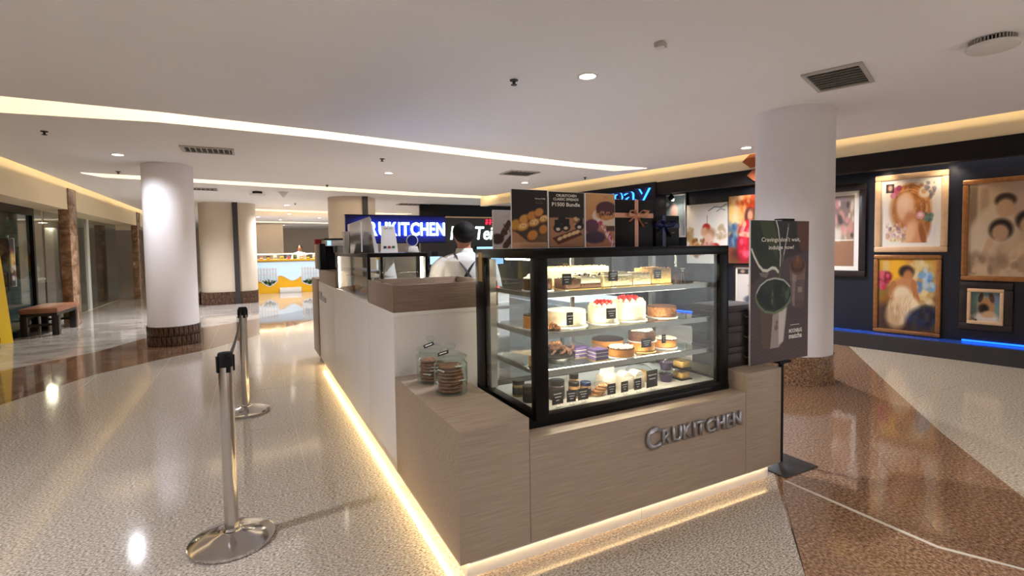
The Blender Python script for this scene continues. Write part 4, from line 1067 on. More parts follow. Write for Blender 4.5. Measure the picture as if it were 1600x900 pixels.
# deck
z = DECK
def jar(lab, x, y, r, h, fill, lid, group=None):
    t = thing('preserve_jar', lab, 'jar', (x, y, z + 0.0005), 0, group)
    MB().lathe([(r * 0.94, 0), (r, 0.006), (r, h * 0.72), (r * 0.9, h * 0.78)], 20).build('body', fill, t)
    MB().lathe([(r * 1.0, h * 0.782), (r * 1.0, h), (r * 0.92, h + 0.002)], 20).build('lid', lid, t)
    MB().lathe([(r * 1.01, h * 0.15), (r * 1.01, h * 0.6)], 20, cap=False).build('label_band', 'paper_white' if fill == 'carton_white' else 'chalk_card', t)
    return t
jar('olive preserve jar standing at the rear of the left display corner', 1.275, 2.42, 0.034, 0.085, 'jam_jar', 'lid_black')
jar('dark preserve jar in the left display corner', 1.275, 2.30, 0.036, 0.085, 'jam_dark', 'lid_black')
jar('amber preserve jar lower, nearest the black corner post', 1.268, 2.185, 0.032, 0.075, 'jam_jar', 'lid_black')
t = jar('amber preserve jar stacked on another jar by the corner post', 1.268, 2.185, 0.032, 0.072, 'jam_jar', 'lid_black'); t.location.z = z + 0.078
jar('large clear jar with dark contents behind the first deck card', 1.425, 2.27, 0.044, 0.10, 'jam_dark', 'lid_black')
jar('small bottle of cookies left, between the large jar and navy lid', 1.517, 2.24, 0.03, 0.085, 'cookie_tan', 'lid_black')
jar('small bottle of cookies behind the other two bottles', 1.565, 2.31, 0.026, 0.105, 'cookie_tan', 'lid_black')
jar('small bottle of cookies with navy lid', 1.583, 2.225, 0.03, 0.08, 'cookie_tan', 'lid_navy')
t = thing('cookie_pack', 'clear pack of tan cookies at the front of the display deck', 'cookie pack', (1.672, 2.215, z + 0.0005))
for k in range(4): MB().cyl(-0.03 + k * 0.02, 0.0, 0.004 + 0.012 * k, 0.014 + 0.012 * k, 0.036, 16).build('cookie', 'cookie_tan', t)
MB().ell(0, 0, 0.036, 0.058, 0.045, 0.036, 14, 8).build('wrap', 'clear_plastic', t)
t = thing('bread_loaf', 'cream loaf bag standing behind the cookie pack', 'loaf', (1.79, 2.31, z + 0.0005))
MB().box(-0.055, 0.055, -0.04, 0.04, 0, 0.085).build('bag', 'carton_white', t, bevel=0.018); MB().add([(-0.05, 0, 0.08), (0.05, 0, 0.08), (0.06, 0.004, 0.115), (-0.04, 0.004, 0.118)], [(0, 1, 2, 3)]).build('bag_top', 'carton_white', t)
for k, (x, y) in enumerate(((1.862, 2.24), (1.94, 2.23))):
    t = thing('pastry_carton', ['white pastry carton left, behind the deck cards', 'white pastry carton behind the largest deck card'][k], 'carton', (x, y, z + 0.0005))
    MB().box(-0.035, 0.035, -0.035, 0.035, 0, 0.075).build('body', 'carton_white', t, bevel=0.003); MB().prism_y([(-0.035, 0.0755), (0.035, 0.0755), (0.012, 0.098), (-0.012, 0.098)], -0.035, 0.035).build('gable_lid', 'carton_white', t)
t = thing('cake_dome', 'clear plastic dome over a pale cake at the back of the deck', 'cover', (2.075, 2.36, z + 0.0005))
MB().cyl(0, 0, 0, 0.006, 0.085, 24).build('tray', 'board_gold', t); MB().cyl(0, 0, 0.0065, 0.045, 0.06, 24).build('cake', 'sponge', t); MB().lathe([(0.082, 0.0065), (0.078, 0.06), (0.05, 0.082), (0.0, 0.088)], 24).build('dome', 'clear_plastic', t)
for k in range(2):
    t = thing('dessert_cup', ['lower dark dessert cup right of the largest deck card', 'upper dark dessert cup stacked on its twin'][k], 'dessert', (2.175, 2.235, z + 0.0005 + k * 0.072))
    MB().lathe([(0.03, 0), (0.04, 0.045), (0.036, 0.046)], 20).build('cup', 'ube_dark', t); MB().lathe([(0.042, 0.0465), (0.042, 0.055), (0.034, 0.07), (0.0, 0.071)], 20).build('lid', 'clear_plastic', t)
for k in range(2):
    t = thing('yellow_dessert_box', ['lower clear box with yellow dessert at the right end of the deck', 'upper clear box with yellow dessert at the right end of the deck'][k], 'dessert box', (2.30, 2.235, z + 0.0005 + k * 0.066))
    MB().box(-0.045, 0.045, -0.045, 0.045, 0, 0.006).build('tray', 'lid_black', t); MB().box(-0.036, 0.036, -0.036, 0.036, 0.0065, 0.045).build('dessert', 'sponge', t, bevel=0.008); MB().box(-0.043, 0.043, -0.043, 0.043, 0.0465, 0.064).build('cover', 'clear_plastic', t, bevel=0.01)
# price cards
def card(x, y, z, w, h, lab, lines=3, lift=0.0):
    t = thing('price_card', lab, 'price card', (x, y, z + 0.0005), random.uniform(-0.12, 0.12))
    MB().box(-w / 2, w / 2, -0.001, 0.001, 0.014 + lift, 0.014 + lift + h).build('card', 'chalk_card', t)
    for k in range(lines):
        ww = w * (0.7, 0.5, 0.3, 0.4)[k % 4]
        rr = random.Random(k + int(x * 100))
        m = MB(); q = -ww / 2
        while q < ww / 2:
            s_ = rr.uniform(0.003, 0.006); m.box(q, q + s_, -0.0018, -0.0011, 0.014 + lift + h * (0.68 - 0.22 * k), 0.014 + lift + h * (0.68 - 0.22 * k) + h * 0.07); q += s_ + 0.0012
        m.build('writing', 'ink_white', t, smooth=0)
    MB().tube([(-0.014, -0.006, 0.0015), (0.014, -0.006, 0.0015), (0.006, 0.0, 0.016 + lift), (0.012, 0.0035, 0.03 + lift)], 0.0011, 5).tube([(-0.014, -0.006, 0.0015), (-0.006, 0.0, 0.016 + lift), (-0.012, 0.0035, 0.03 + lift)], 0.0011, 5).build('wire_stand', 'wire', t)
card(1.42, 2.152, SH[0], 0.055, 0.058, 'card leaning against the dark slab on the top shelf', lift=0.014)
card(1.715, 2.15, SH[0], 0.058, 0.054, 'card in front of the cream crumble slab on the top shelf', lift=0.022)
card(2.03, 2.15, SH[0], 0.048, 0.05, 'card in front of the golden sponge slab on the top shelf', lift=0.022)
card(2.235, 2.165, SH[0], 0.042, 0.04, 'card on the black box at the right of the top shelf', lift=0.045)
card(1.435, 2.15, SH[1], 0.042, 0.066, 'card in front of the plain white cake', lift=0.012)
card(1.70, 2.15, SH[1], 0.06, 0.056, 'card in front of the shorter strawberry cake', lift=0.025)
card(1.945, 2.15, SH[2], 0.068, 0.05, 'card in front of the stacked orange cakes', lift=0.03)
card(2.095, 2.17, SH[2], 0.03, 0.052, 'card beside the small flaked tart on the third shelf', lift=0.035)
for k, (x, w, h) in enumerate(((1.353, 0.07, 0.075), (1.436, 0.052, 0.06), (1.51, 0.064, 0.06), (1.695, 0.055, 0.058), (1.785, 0.052, 0.058), (1.878, 0.054, 0.062), (1.982, 0.088, 0.096))):
    card(x, 2.145, DECK, w, h, ['first deck card from the left corner post', 'second deck card from the left corner post', 'third deck card from the left, in front of the bottles', 'card in front of the cookie pack on the deck', 'card in front of the left pastry carton on the deck', 'card just left of the largest deck card', 'largest dark card on the display deck'][k], lines=2 if k == 6 else 3)

# ------------------------------------------------------------------ on top of the cabinet
ZTOP = CZ1 + 0.0005
def board(lab, x0, x1, h, y, fn, texts=(), rz=0.0, nx=70, ny=100):
    w = x1 - x0
    t = thing('promo_board', lab, 'poster', ((x0 + x1) / 2, y, ZTOP), rz)
    MB().box(-w / 2, w / 2, 0.001, 0.008, 0, h).build('board', 'paper_white', t)
    MB().prism([(-0.04, 0.009), (0.04, 0.009), (0.04, 0.05), (-0.04, 0.05)], 0, 0.004).box(-0.003, 0.003, 0.009, 0.05, 0.004, h * 0.6).build('easel_foot', 'paper_white', t)
    c = Canvas(nx, ny, (40, 34, 32)); fn(c); c.put(w - 0.004, h - 0.004, t, (0, 0.0, 0.002))
    for s_, x, z_, ww, hh, mt in texts: line(s_, x, -0.0012, z_, ww, hh, mt, t)
    return t
def fa(c):
    c.vgrad((188, 180, 178), (176, 166, 164)); c.stroke([(0.75, 0.35), (0.45, 0.62)], 0.1, (70, 48, 40)).stroke([(0.9, 0.72), (0.55, 0.95)], 0.1, (72, 50, 42)).ell(0.2, 0.75, 0.3, 0.14, (58, 40, 38), 0.15); c.dabs(20, 0.45, 0.8, 0.35, 0.62, [(120, 92, 70), (50, 34, 30)], 0.02, 0.04, 0.6); c.text_rows(0.45, 0.85, 0.12, 0.2, 3, (120, 110, 108))
board('grey chocolate bar poster half hidden behind the pastry poster', 1.08, 1.20, 0.195, 2.30, fa)
def fb(c):
    c.rect(0, 1, 0, 1, (36, 31, 30)).poly([(0, 0.62), (0.3, 0.5), (1, 0.55), (1, 1), (0, 1)], (166, 122, 88)).poly([(0.0, 0.62), (0.5, 0.42), (1, 0.5), (1, 0.9), (0.5, 0.92), (0.05, 0.7)], (64, 50, 42))
    for k in range(8): c.stroke([(0.3 + k * 0.09, 0.95), (1.0, 0.72 + k * 0.03)], 0.006, (150, 116, 88))
    for x, y, rx, ry, col in ((0.1, 0.6, 0.14, 0.09, (190, 134, 50)), (0.34, 0.5, 0.14, 0.075, (206, 146, 70)), (0.56, 0.44, 0.14, 0.075, (196, 132, 62)), (0.76, 0.38, 0.13, 0.07, (200, 138, 66)), (0.3, 0.63, 0.17, 0.07, (206, 150, 70)), (0.62, 0.56, 0.16, 0.065, (210, 156, 80)), (0.9, 0.49, 0.14, 0.06, (206, 150, 76)), (0.57, 0.78, 0.15, 0.085, (206, 134, 62)), (0.88, 0.68, 0.12, 0.08, (196, 126, 60))):
        c.ell(x, y + 0.025, rx, ry, (92, 54, 28), 0.2, -10).ell(x, y, rx, ry, col, 0.2, -10)
    for x, y in ((0.3, 0.62), (0.62, 0.55), (0.9, 0.48)): c.ell(x, y, 0.1, 0.04, (234, 200, 140), 0.2, -8).dabs(6, x - 0.06, x + 0.06, y - 0.02, y + 0.02, [(130, 90, 50)], 0.008, 0.015)
    c.rect(0, 1, 0.9, 1, (196, 150, 116)).text_rows(0.22, 0.95, 0.92, 0.985, 3, (110, 70, 50)).text_rows(0.66, 0.92, 0.19, 0.24, 2, (150, 140, 130), 0.5)
board('dark pastry poster, tallest on top of the cake display', 1.134, 1.340, 0.292, 2.20, fb, [('Savory Puffs', 0.03, 0.243, 0.06, 0.008, 'ink_white')])
def fc(c):
    c.rect(0, 1, 0, 1, (40, 32, 29)).rect(0, 1, 0.45, 1, (178, 126, 92), 1, 0.02)
    for x, y in ((0.25, 0.62), (0.47, 0.6), (0.86, 0.58)): c.ell(x, y + 0.03, 0.13, 0.08, (30, 26, 28), 0.1).rect(x - 0.1, x + 0.1, y - 0.12, y, (26, 22, 24)).ell(x, y + 0.05, 0.06, 0.03, (220, 206, 190), 0.2)
    c.ell(0.36, 0.5, 0.11, 0.07, (28, 24, 26), 0.1).dabs(10, 0.72, 0.86, 0.47, 0.56, [(220, 190, 150), (150, 100, 60)], 0.02, 0.04)
    c.poly([(0.08, 0.83), (0.78, 0.66), (0.97, 0.77), (0.26, 0.95)], (110, 60, 36)).poly([(0.12, 0.83), (0.77, 0.68), (0.92, 0.765), (0.28, 0.92)], (86, 44, 28))
    for x, y in ((0.3, 0.84), (0.44, 0.8), (0.57, 0.77), (0.7, 0.74), (0.8, 0.72)): c.ell(x, y, 0.075, 0.035, (230, 198, 146), 0.2, -14)
    c.text_rows(0.28, 0.8, 0.955, 0.972, 1, (110, 70, 50))
board('dark bundle price poster second from the left on the display', 1.346, 1.566, 0.288, 2.20, fc, [('CRUKITCHEN', -0.065, 0.262, 0.125, 0.013, 'ink_white'), ('CLASSIC SPREADS', -0.082, 0.243, 0.155, 0.013, 'ink_white'), ('P1500 Bundle', -0.09, 0.213, 0.172, 0.02, 'ink_white')])
def fd(c):
    c.vgrad((206, 158, 106), (186, 122, 92)); c.rect(0, 1, 0.5, 1, (150, 92, 80), 0.6, 0.3)
    c.ell(0.68, 0.42, 0.46, 0.17, (226, 208, 190), 0.05).ell(0.7, 0.36, 0.36, 0.14, (196, 130, 76), 0.1).ell(0.7, 0.28, 0.35, 0.14, (84, 44, 50), 0.08).rect(0.36, 1, 0.28, 0.36, (84, 44, 50), 0.6)
    c.dabs(26, 0.45, 1, 0.34, 0.42, [(90, 46, 40), (226, 170, 110)], 0.015, 0.03, 0.7)
    for k in range(34):
        c.dabs(1, 0.42 + k * 0.016, 0.52 + k * 0.018, 0.5 + k * 0.015, 0.52 + k * 0.0152, [(190, 44, 70), (240, 220, 220)], 0.025, 0.04, 0.9)
    c.ell(0.2, 0.6, 0.24, 0.12, (96, 52, 78), 0.08).rect(0, 0.42, 0.6, 0.74, (90, 50, 70), 0.8, 0.03).ell(0.3, 0.82, 0.36, 0.12, (64, 44, 66), 0.15).ell(0.86, 0.56, 0.16, 0.08, (226, 210, 190), 0.1).rect(0.7, 1, 0.6, 0.7, (70, 44, 40), 0.9)
    c.text_rows(0.08, 0.6, 0.9, 0.97, 4, (226, 180, 140)).text_rows(0.6, 0.8, 0.045, 0.1, 2, (110, 70, 50))
board('tan chocolate cake poster with red gingham, right of the bundle poster', 1.574, 1.77, 0.288, 2.20, fd)
def gift(lab, x0, x1, h, y, rib, vx, hz, logo):
    w = x1 - x0
    t = thing('gift_box', lab, 'gift box', ((x0 + x1) / 2, y, ZTOP))
    MB().box(-w / 2, w / 2, 0, 0.10, 0, h).build('box', 'gift_black', t, bevel=0.002)
    MB().box(-w / 2 - 0.001, w / 2 + 0.001, -0.002, 0.101, hz - 0.013, hz + 0.013).build('ribbon', rib, t)
    MB().box(vx - 0.013, vx + 0.013, -0.003, -0.001, 0, h).box(vx - 0.013, vx + 0.013, -0.003, 0.101, h, h + 0.0015).build('ribbon', rib, t)
    for s_ in (-1, 1):
        pts = [(vx, -0.006, hz), (vx + s_ * 0.03, -0.02, hz + 0.028), (vx + s_ * 0.062, -0.022, hz + 0.022), (vx + s_ * 0.06, -0.014, hz + 0.002), (vx + s_ * 0.03, -0.008, hz - 0.004), (vx, -0.006, hz)]
        MB().tube(pts, [0.006, 0.012, 0.015, 0.014, 0.01, 0.006], 8, flat=0.25).build('bow_loop', rib, t)
    MB().tube([(vx, -0.006, hz), (vx + 0.02, -0.008, hz - 0.03), (vx + 0.045, -0.006, hz - 0.062)], [0.008, 0.01, 0.012], 8, flat=0.25).build('bow_tail', rib, t)
    MB().tube([(vx, -0.006, hz), (vx - 0.03, -0.008, hz - 0.016), (vx - 0.055, -0.006, hz - 0.034)], [0.008, 0.01, 0.012], 8, flat=0.25).build('bow_tail', rib, t)
    MB().ell(vx, -0.01, hz, 0.012, 0.008, 0.011, 10, 6).build('knot', rib, t)
    line('CRU', vx + 0.06, -0.0012, hz - 0.045, 0.022, 0.008, logo, t)
gift('black gift box with peach ribbon bow on the display cabinet', 1.775, 2.052, 0.262, 2.21, 'ribbon_pink', 0.015, 0.175, 'ink_gold')
gift('smaller black gift box with navy ribbon bow', 2.074, 2.256, 0.178, 2.21, 'ribbon_navy', -0.03, 0.12, 'ink_gold')
# dark boxes on the end counter
for k in range(3):
    t = thing('keepsake_box', ['lowest of three dark brown boxes stacked on the end counter', 'middle of three dark brown boxes stacked on the end counter', 'topmost of three dark brown boxes stacked on the end counter'][k], 'box', (2.72, 2.115, ZE + 0.001 + k * 0.128), 0, 'dark boxes on the end counter')
    MB().box(-0.19, 0.13, 0, 0.25, 0, 0.085).build('base', 'box_brown', t, bevel=0.002); MB().box(-0.193, 0.133, -0.003, 0.253, 0.086, 0.126).build('lid', 'box_brown', t, bevel=0.003)
    MB().tube([(-0.01, -0.0035, 0.06), (0.0, -0.006, 0.05), (0.03, -0.006, 0.05), (0.04, -0.0035, 0.06)], 0.0022, 6).build('clasp', 'ink_grey', t)

# ------------------------------------------------------------------ jars of cookies
def cookie_jar(x, y, lab, r, h, n, cg):
    t = thing('cookie_jar', lab, 'jar', (x, y, ZT + 0.0005), random.uniform(-0.3, 0.3))
    MB().lathe([(r * 0.93, 0.0), (r, 0.012), (r, h * 0.86), (r * 0.86, h * 0.93), (r * 0.84, h), (r * 0.81, h), (r * 0.83, h * 0.93), (r * 0.965, h * 0.85), (r * 0.965, 0.014), (r * 0.9, 0.009), (0.0005, 0.009)], 40, cap=False).build('glass_body', 'jar_glass', t)
    MB().lathe([(0.0, 0.0), (r * 0.93, 0.0)], 40, cap=False).build('glass_bottom', 'jar_glass', t)
    lid = MB().lathe([(r * 0.78, h + 0.001), (r * 0.97, h + 0.006), (r * 0.99, h + 0.014), (r * 0.9, h + 0.02), (r * 0.6, h + 0.034), (r * 0.26, h + 0.043), (r * 0.2, h + 0.05)], 36).build('lid', 'jar_glass', t)
    MB().lathe([(r * 0.2, h + 0.05), (r * 0.3, h + 0.056), (r * 0.34, h + 0.066), (r * 0.28, h + 0.078), (r * 0.12, h + 0.083)], 24).build('knob', 'jar_glass', lid)
    tg = MB().box(-0.03, 0.03, -0.0008, 0.0008, -0.012, 0.012).build('tag', 'chalk_card', t, (-r * 0.55, -r * 0.55, h + 0.04), (math.radians(-50), math.radians(-18), math.radians(-25)))
    MB().box(-0.02, 0.02, -0.0014, -0.0009, -0.003, 0.003).build('writing', 'ink_white', tg, smooth=0)
    for k in range(n):
        rc = r * random.uniform(0.72, 0.78)
        q = tag(MB().lathe([(rc * 0.85, 0), (rc, 0.006), (rc * 0.97, 0.012), (rc * 0.7, 0.016)], 26).build('cookie', 'cookie', None, (x + random.uniform(-0.006, 0.006), y + random.uniform(-0.006, 0.006), ZT + 0.012 + k * 0.0182), (random.uniform(-0.012, 0.012), random.uniform(-0.012, 0.012), random.uniform(0, 6))), lab_c[cg], 'cookie', cg)
        MB().tube([(rc * 1.0, 0.1 * rc, 0.004), (rc * 1.08, 0.3 * rc, 0.01), (rc * 1.05, -0.4 * rc, 0.014)], 0.003, 5).build('wrapper_fold', 'paper_white', q)
lab_c = {'cookies in the front jar': 'brown wrapped cookie stacked inside the front glass jar', 'cookies in the rear jar': 'brown wrapped cookie stacked inside the rear glass jar'}
cookie_jar(0.925, 2.53, 'front glass cookie jar with domed lid on the low counter', 0.089, 0.185, 8, 'cookies in the front jar')
cookie_jar(0.905, 2.80, 'rear glass cookie jar partly hidden by the front jar', 0.085, 0.185, 7, 'cookies in the rear jar')

# ------------------------------------------------------------------ second display on the white counter
D2 = thing('pastry_display', 'small lit glass pastry display on the white counter', 'display cabinet', (X0 + 0.01, 3.79, ZW + 0.0005))
dw, dl, dh = 0.46, 1.53, 0.355
MB().box(0, dw, 0, dl, dh - 0.03, dh).build('top', 'black_frame', D2, bevel=0.002)
for x, y in ((0, 0), (dw - 0.022, 0), (0, dl - 0.022), (dw - 0.022, dl - 0.022)):
    MB().box(x, x + 0.022, y, y + 0.022, 0, dh - 0.03).build('post', 'black_frame', D2)
MB().box(0.006, 0.012, 0.022, dl - 0.022, 0.0, dh - 0.03).build('side_pane', 'pane_clear', D2)
MB().box(0.022, dw - 0.022, 0.006, 0.012, 0.0, dh - 0.03).build('front_pane', 'pane_clear', D2)
MB().box(0.024, dw - 0.03, 0.03, dl - 0.03, 0.0, 0.012).build('deck', 'steel_shelf', D2)
MB().box(0.024, 0.20, 0.03, dl - 0.03, 0.17, 0.175).build('glass_shelf', 'pane_clear', D2)
MB().box(0.014, 0.026, dl - 0.05, dl - 0.03, 0.012, dh - 0.035).build('led_bar', 'led_white', D2)
MB().box(dw - 0.05, dw - 0.03, 0.016, 0.03, 0.012, dh - 0.035).build('led_bar', 'led_white', D2)
pg = 'croissants in the small display'
cr = None
for k in range(6):
    x = X0 + 0.10 + 0.17 * (k % 2) + random.uniform(-0.01, 0.01); y = 4.0 + 0.34 * (k // 2) + random.uniform(-0.02, 0.02)
    if cr is None:
        m = MB(); pts = [(0.06 * math.cos(a), 0.045 * math.sin(a), 0.026) for a in [0.2 + i * 0.39 for i in range(8)]]
        m.tube(pts, [0.008, 0.018, 0.025, 0.03, 0.03, 0.025, 0.018, 0.008], 10); crm = m.mesh('croissant'); crm.materials.append(M('caramel'))
        rg = MB()
        for q in range(1, 7): rg.tube([(pts[q][0] * (1 + 0.0), pts[q][1], 0.054), (pts[q][0] * 1.3, pts[q][1] * 1.3, 0.04)], 0.005, 6)
        rgm = rg.mesh('ridge'); rgm.materials.append(M('crumb'))
        cr = True
    t = thing('croissant', 'golden croissant on the deck of the small lit display', 'pastry', (x, y, ZW + 0.0135), random.uniform(0, 6), pg)
    place('body', crm, None, t); place('ridges', rgm, None, t)
t = thing('paper_bag', 'white tapered paper bag standing behind the small display glass', 'bag', (1.125, 4.62, ZW + 0.0135))
MB().add([(-0.07, -0.03, 0), (0.07, -0.03, 0), (0.07, 0.03, 0), (-0.07, 0.03, 0), (-0.045, -0.008, 0.29), (0.03, -0.008, 0.29), (0.03, 0.008, 0.29), (-0.045, 0.008, 0.29)], [(0, 3, 2, 1), (4, 5, 6, 7), (0, 1, 5, 4), (1, 2, 6, 5), (2, 3, 7, 6), (3, 0, 4, 7)]).build('bag', 'paper_white', t, bevel=0.004)
MB().box(-0.045, 0.03, -0.009, 0.009, 0.291, 0.305).build('fold', 'paper_white', t)
t = thing('milk_pitcher', 'small steel pitcher inside the small lit display', 'pitcher', (1.06, 5.12, ZW + 0.0135))
MB().lathe([(0.04, 0), (0.043, 0.02), (0.036, 0.08), (0.04, 0.11)], 22).build('body', 'steel', t); MB().tube([(0.038, 0, 0.09), (0.07, 0, 0.085), (0.07, 0, 0.035), (0.042, 0, 0.025)], 0.005, 8).build('handle', 'steel', t)
t = thing('blue_cup', 'blue paper cup beside the steel pitcher', 'cup', (0.86, 5.14, ZW + 0.0135))
MB().lathe([(0.028, 0), (0.04, 0.12)], 20).build('body', 'fridge', t); MB().lathe([(0.042, 0.1205), (0.042, 0.13), (0.035, 0.136)], 20).build('lid', 'lid_navy', t)
# wood riser and coffee machine beyond
t = thing('counter_riser', 'wood laminate riser under the coffee grinder', 'riser', (X0, 5.36, ZW + 0.0005))
MB().box(0, 0.5, 0, 1.35, 0, 0.155).build('body', 'laminate_wood', t, bevel=0.002); MB().box(-0.002, 0.5, 0, 1.35, 0.155, 0.158).build('edge', 'laminate_dark', t)
zr = ZW + 0.16
t = thing('coffee_grinder', 'black and grey coffee grinder at the far end of the counter', 'coffee machine', (0.90, 5.75, zr))
MB().box(-0.07, 0.09, -0.1, 0.12, 0, 0.03).build('base', 'black_matte', t, bevel=0.008)
MB().prism_y([(-0.08, 0.03), (0.08, 0.03), (0.09, 0.2), (-0.05, 0.27), (-0.08, 0.26)], -0.08, 0.1).build('body', 'grey_plastic', t, bevel=0.01)
MB().box(-0.1, -0.03, -0.07, 0.07, 0.20, 0.27).build('hopper_neck', 'charcoal', t, bevel=0.006)
MB().box(-0.082, -0.079, -0.02, 0.03, 0.12, 0.16).build('button', 'steel', t)
t = thing('espresso_machine', 'black espresso machine with white top panel behind the grinder', 'coffee machine', (0.86, 6.25, zr))
MB().box(-0.16, -0.10, -0.1, 0.25, 0, 0.3).build('side_panel', 'black_frame', t, bevel=0.006)
MB().box(-0.099, 0.22, 0.0, 0.25, 0, 0.27).build('body', 'black_matte', t, bevel=0.008)
MB().box(-0.10, 0.24, -0.12, 0.25, 0.271, 0.345).build('top_panel', 'plastic_white', t, bevel=0.008)
MB().box(-0.11, 0.25, -0.13, 0.26, 0.345, 0.36).build('cup_rail', 'black_frame', t)
MB().box(-0.08, -0.04, -0.124, -0.121, 0.28, 0.335).build('display', 'screen_blue', t)
MB().box(0.18, 0.22, -0.124, -0.121, 0.28, 0.335).build('display', 'screen_blue', t)
MB().cyl(0.02, -0.05, 0.19, 0.265, 0.035, 16).build('group_head', 'steel', t); MB().tube([(0.02, -0.06, 0.2), (0.02, -0.18, 0.19)], 0.012, 8).build('portafilter', 'black_matte', t)
t = thing('cup_carton', 'red and tan carton behind the espresso machine', 'carton', (0.79, 6.62, zr))
MB().box(-0.09, 0.09, -0.06, 0.06, 0, 0.3).build('body', 'frame_pale', t, bevel=0.004); MB().box(-0.092, 0.092, -0.062, 0.062, 0.3, 0.36).build('band', 'red_box', t)
# things standing on the small display
zt = ZW + 0.0005 + dh + 0.0005
t = thing('steel_holder', 'mirror steel napkin holder on the small display', 'holder', (0.875, 4.32, zt))
MB().add([(-0.15, 0, 0), (0.05, 0, 0), (0.05, 0.09, 0), (-0.15, 0.09, 0), (-0.15, 0, 0.24), (0.02, -0.0, 0.305), (0.02, 0.09, 0.305), (-0.15, 0.09, 0.24)], [(0, 3, 2, 1), (4, 5, 6, 7), (0, 1, 5, 4), (1, 2, 6, 5), (2, 3, 7, 6), (3, 0, 4, 7)]).build('body', 'steel', t, bevel=0.004)
MB().box(-0.19, -0.152, 0.0, 0.09, 0, 0.18).build('side_pocket', 'steel_shelf', t, bevel=0.003)
MB().box(-0.06, -0.05, -0.003, 0.0, 0.01, 0.26).build('seam', 'paper_white', t)
MB().prism_y([(0.045, 0.0), (0.085, 0.0), (0.028, 0.29), (0.021, 0.30)], 0.01, 0.08).build('back_stay', 'paper_white', t)
t = thing('payment_stand', 'white payment sign standing on the small display', 'sign', (0.968, 4.0, zt), 0)
MB().add([(-0.068, -0.02, 0), (0.068, -0.02, 0), (0.052, 0.01, 0.213), (-0.052, 0.01, 0.213), (-0.068, -0.015, 0), (0.068, -0.015, 0), (0.052, 0.015, 0.213), (-0.052, 0.015, 0.213)], [(0, 1, 2, 3), (4, 7, 6, 5), (0, 4, 5, 1), (1, 5, 6, 2), (2, 6, 7, 3), (3, 7, 4, 0)]).build('card', 'paper_white', t)
MB().box(-0.06, 0.06, -0.014, 0.05, 0, 0.004).build('foot', 'clear_plastic', t)
tilt = math.atan2(0.03, 0.213)
for k, (s_, z_, w_, h_) in enumerate((('QR PH', 0.185, 0.07, 0.014),)):
    o = line(s_, -w_ / 2, -0.02 + 0.03 * z_ / 0.213 - 0.0012, z_, w_, h_, 'ink_grey', t); o.rotation_euler = (-tilt, 0, 0)
for k, c_ in enumerate(('lid_navy', 'red_box', 'leaf')):
    MB().box(-0.011, 0.011, -0.0015, -0.0005, -0.009, 0.009).build('badge', c_, t, (-0.033 + 0.033 * k, -0.02 + 0.03 * 0.045 / 0.213 - 0.001, 0.045), (-tilt, 0, 0))
t = thing('desk_mirror', 'small round dark disc with pale rim on a white holder', 'mirror', (1.165, 4.02, zt))
MB().prism_y([(-0.05, 0), (0.05, 0), (0.036, 0.05), (-0.036, 0.05)], -0.02, 0.05).build('holder', 'plastic_white', t, bevel=0.004)
MB().lathe([(0.047, -0.006), (0.05, 0.0), (0.047, 0.006)], 28).build('rim', 'plastic_white', t, (0, 0.01, 0.096), (math.radians(90), 0, 0))
MB().lathe([(0.042, -0.0085), (0.042, 0.0085)], 28).build('disc', 'sign_board', t, (0, 0.01, 0.096), (math.radians(90), 0, 0))
# screens at the back of the stall
t = thing('order_screen', 'upper of two small lit screens left of the man', 'screen', (1.86, 5.5, 1.27))
MB().box(-0.075, 0.075, 0, 0.03, 0, 0.10).build('case', 'black_frame', t, bevel=0.003); MB().box(-0.068, 0.068, -0.002, 0, 0.006, 0.094).build('screen', 'screen_blue', t)
t = thing('order_screen', 'lower of two small lit screens left of the man', 'screen', (1.86, 5.5, 1.14))
MB().box(-0.075, 0.075, 0, 0.03, 0, 0.10).build('case', 'black_frame', t, bevel=0.003); MB().box(-0.068, 0.068, -0.002, 0, 0.006, 0.094).build('screen', 'screen_blue', t)
t = thing('display_rack', 'black rack post holding the two small screens', 'rack', (1.86, 5.56, 0))
MB().box(-0.04, 0.04, -0.02, 0.02, 0.02, 1.42).build('post', 'black_matte', t); MB().box(-0.16, 0.16, -0.14, 0.14, 0, 0.02).build('base', 'black_matte', t)
for z_ in (1.36, 1.23): MB().box(-0.09, 0.09, -0.03, -0.02, z_ - 0.06, z_ - 0.02).build('bracket', 'black_matte', t)
# ------------------------------------------------------------------ lit sign board
sg = thing('lit_sign', 'dark blue board with glowing white shop name above the stall', 'sign', (1.70, 6.52, 1.535))
MB().box(-0.65, 0.65, 0, 0.06, 0, 0.355).build('board', 'sign_board', sg, bevel=0.004)
for z0, z1 in ((-0.005, 0.004), (0.351, 0.36)): MB().box(-0.655, 0.655, -0.006, 0.066, z0, z1).build('edge_rail', 'black_frame', sg)
for x in (-0.42, 0.28): MB().box(x - 0.02, x + 0.02, 0.065, 0.105, -1.535, 0.34).build('post', 'black_matte', sg)
word = 'CRUKITCHEN'
letters(word, -0.50, -0.022, 0.092, 1.13, 0.175, 0.014, 'sign_white', sg, gap=0.10, bold=0.022)
for k in range(6):
    lamp('AREA', (-0.46 + k * 0.2, -0.045, 0.18), 0.5, (10, 80, 255), sg, 0.16, (math.radians(90), 0, 0), sy=0.16)  # unseen blue lamps added before the board for its halo

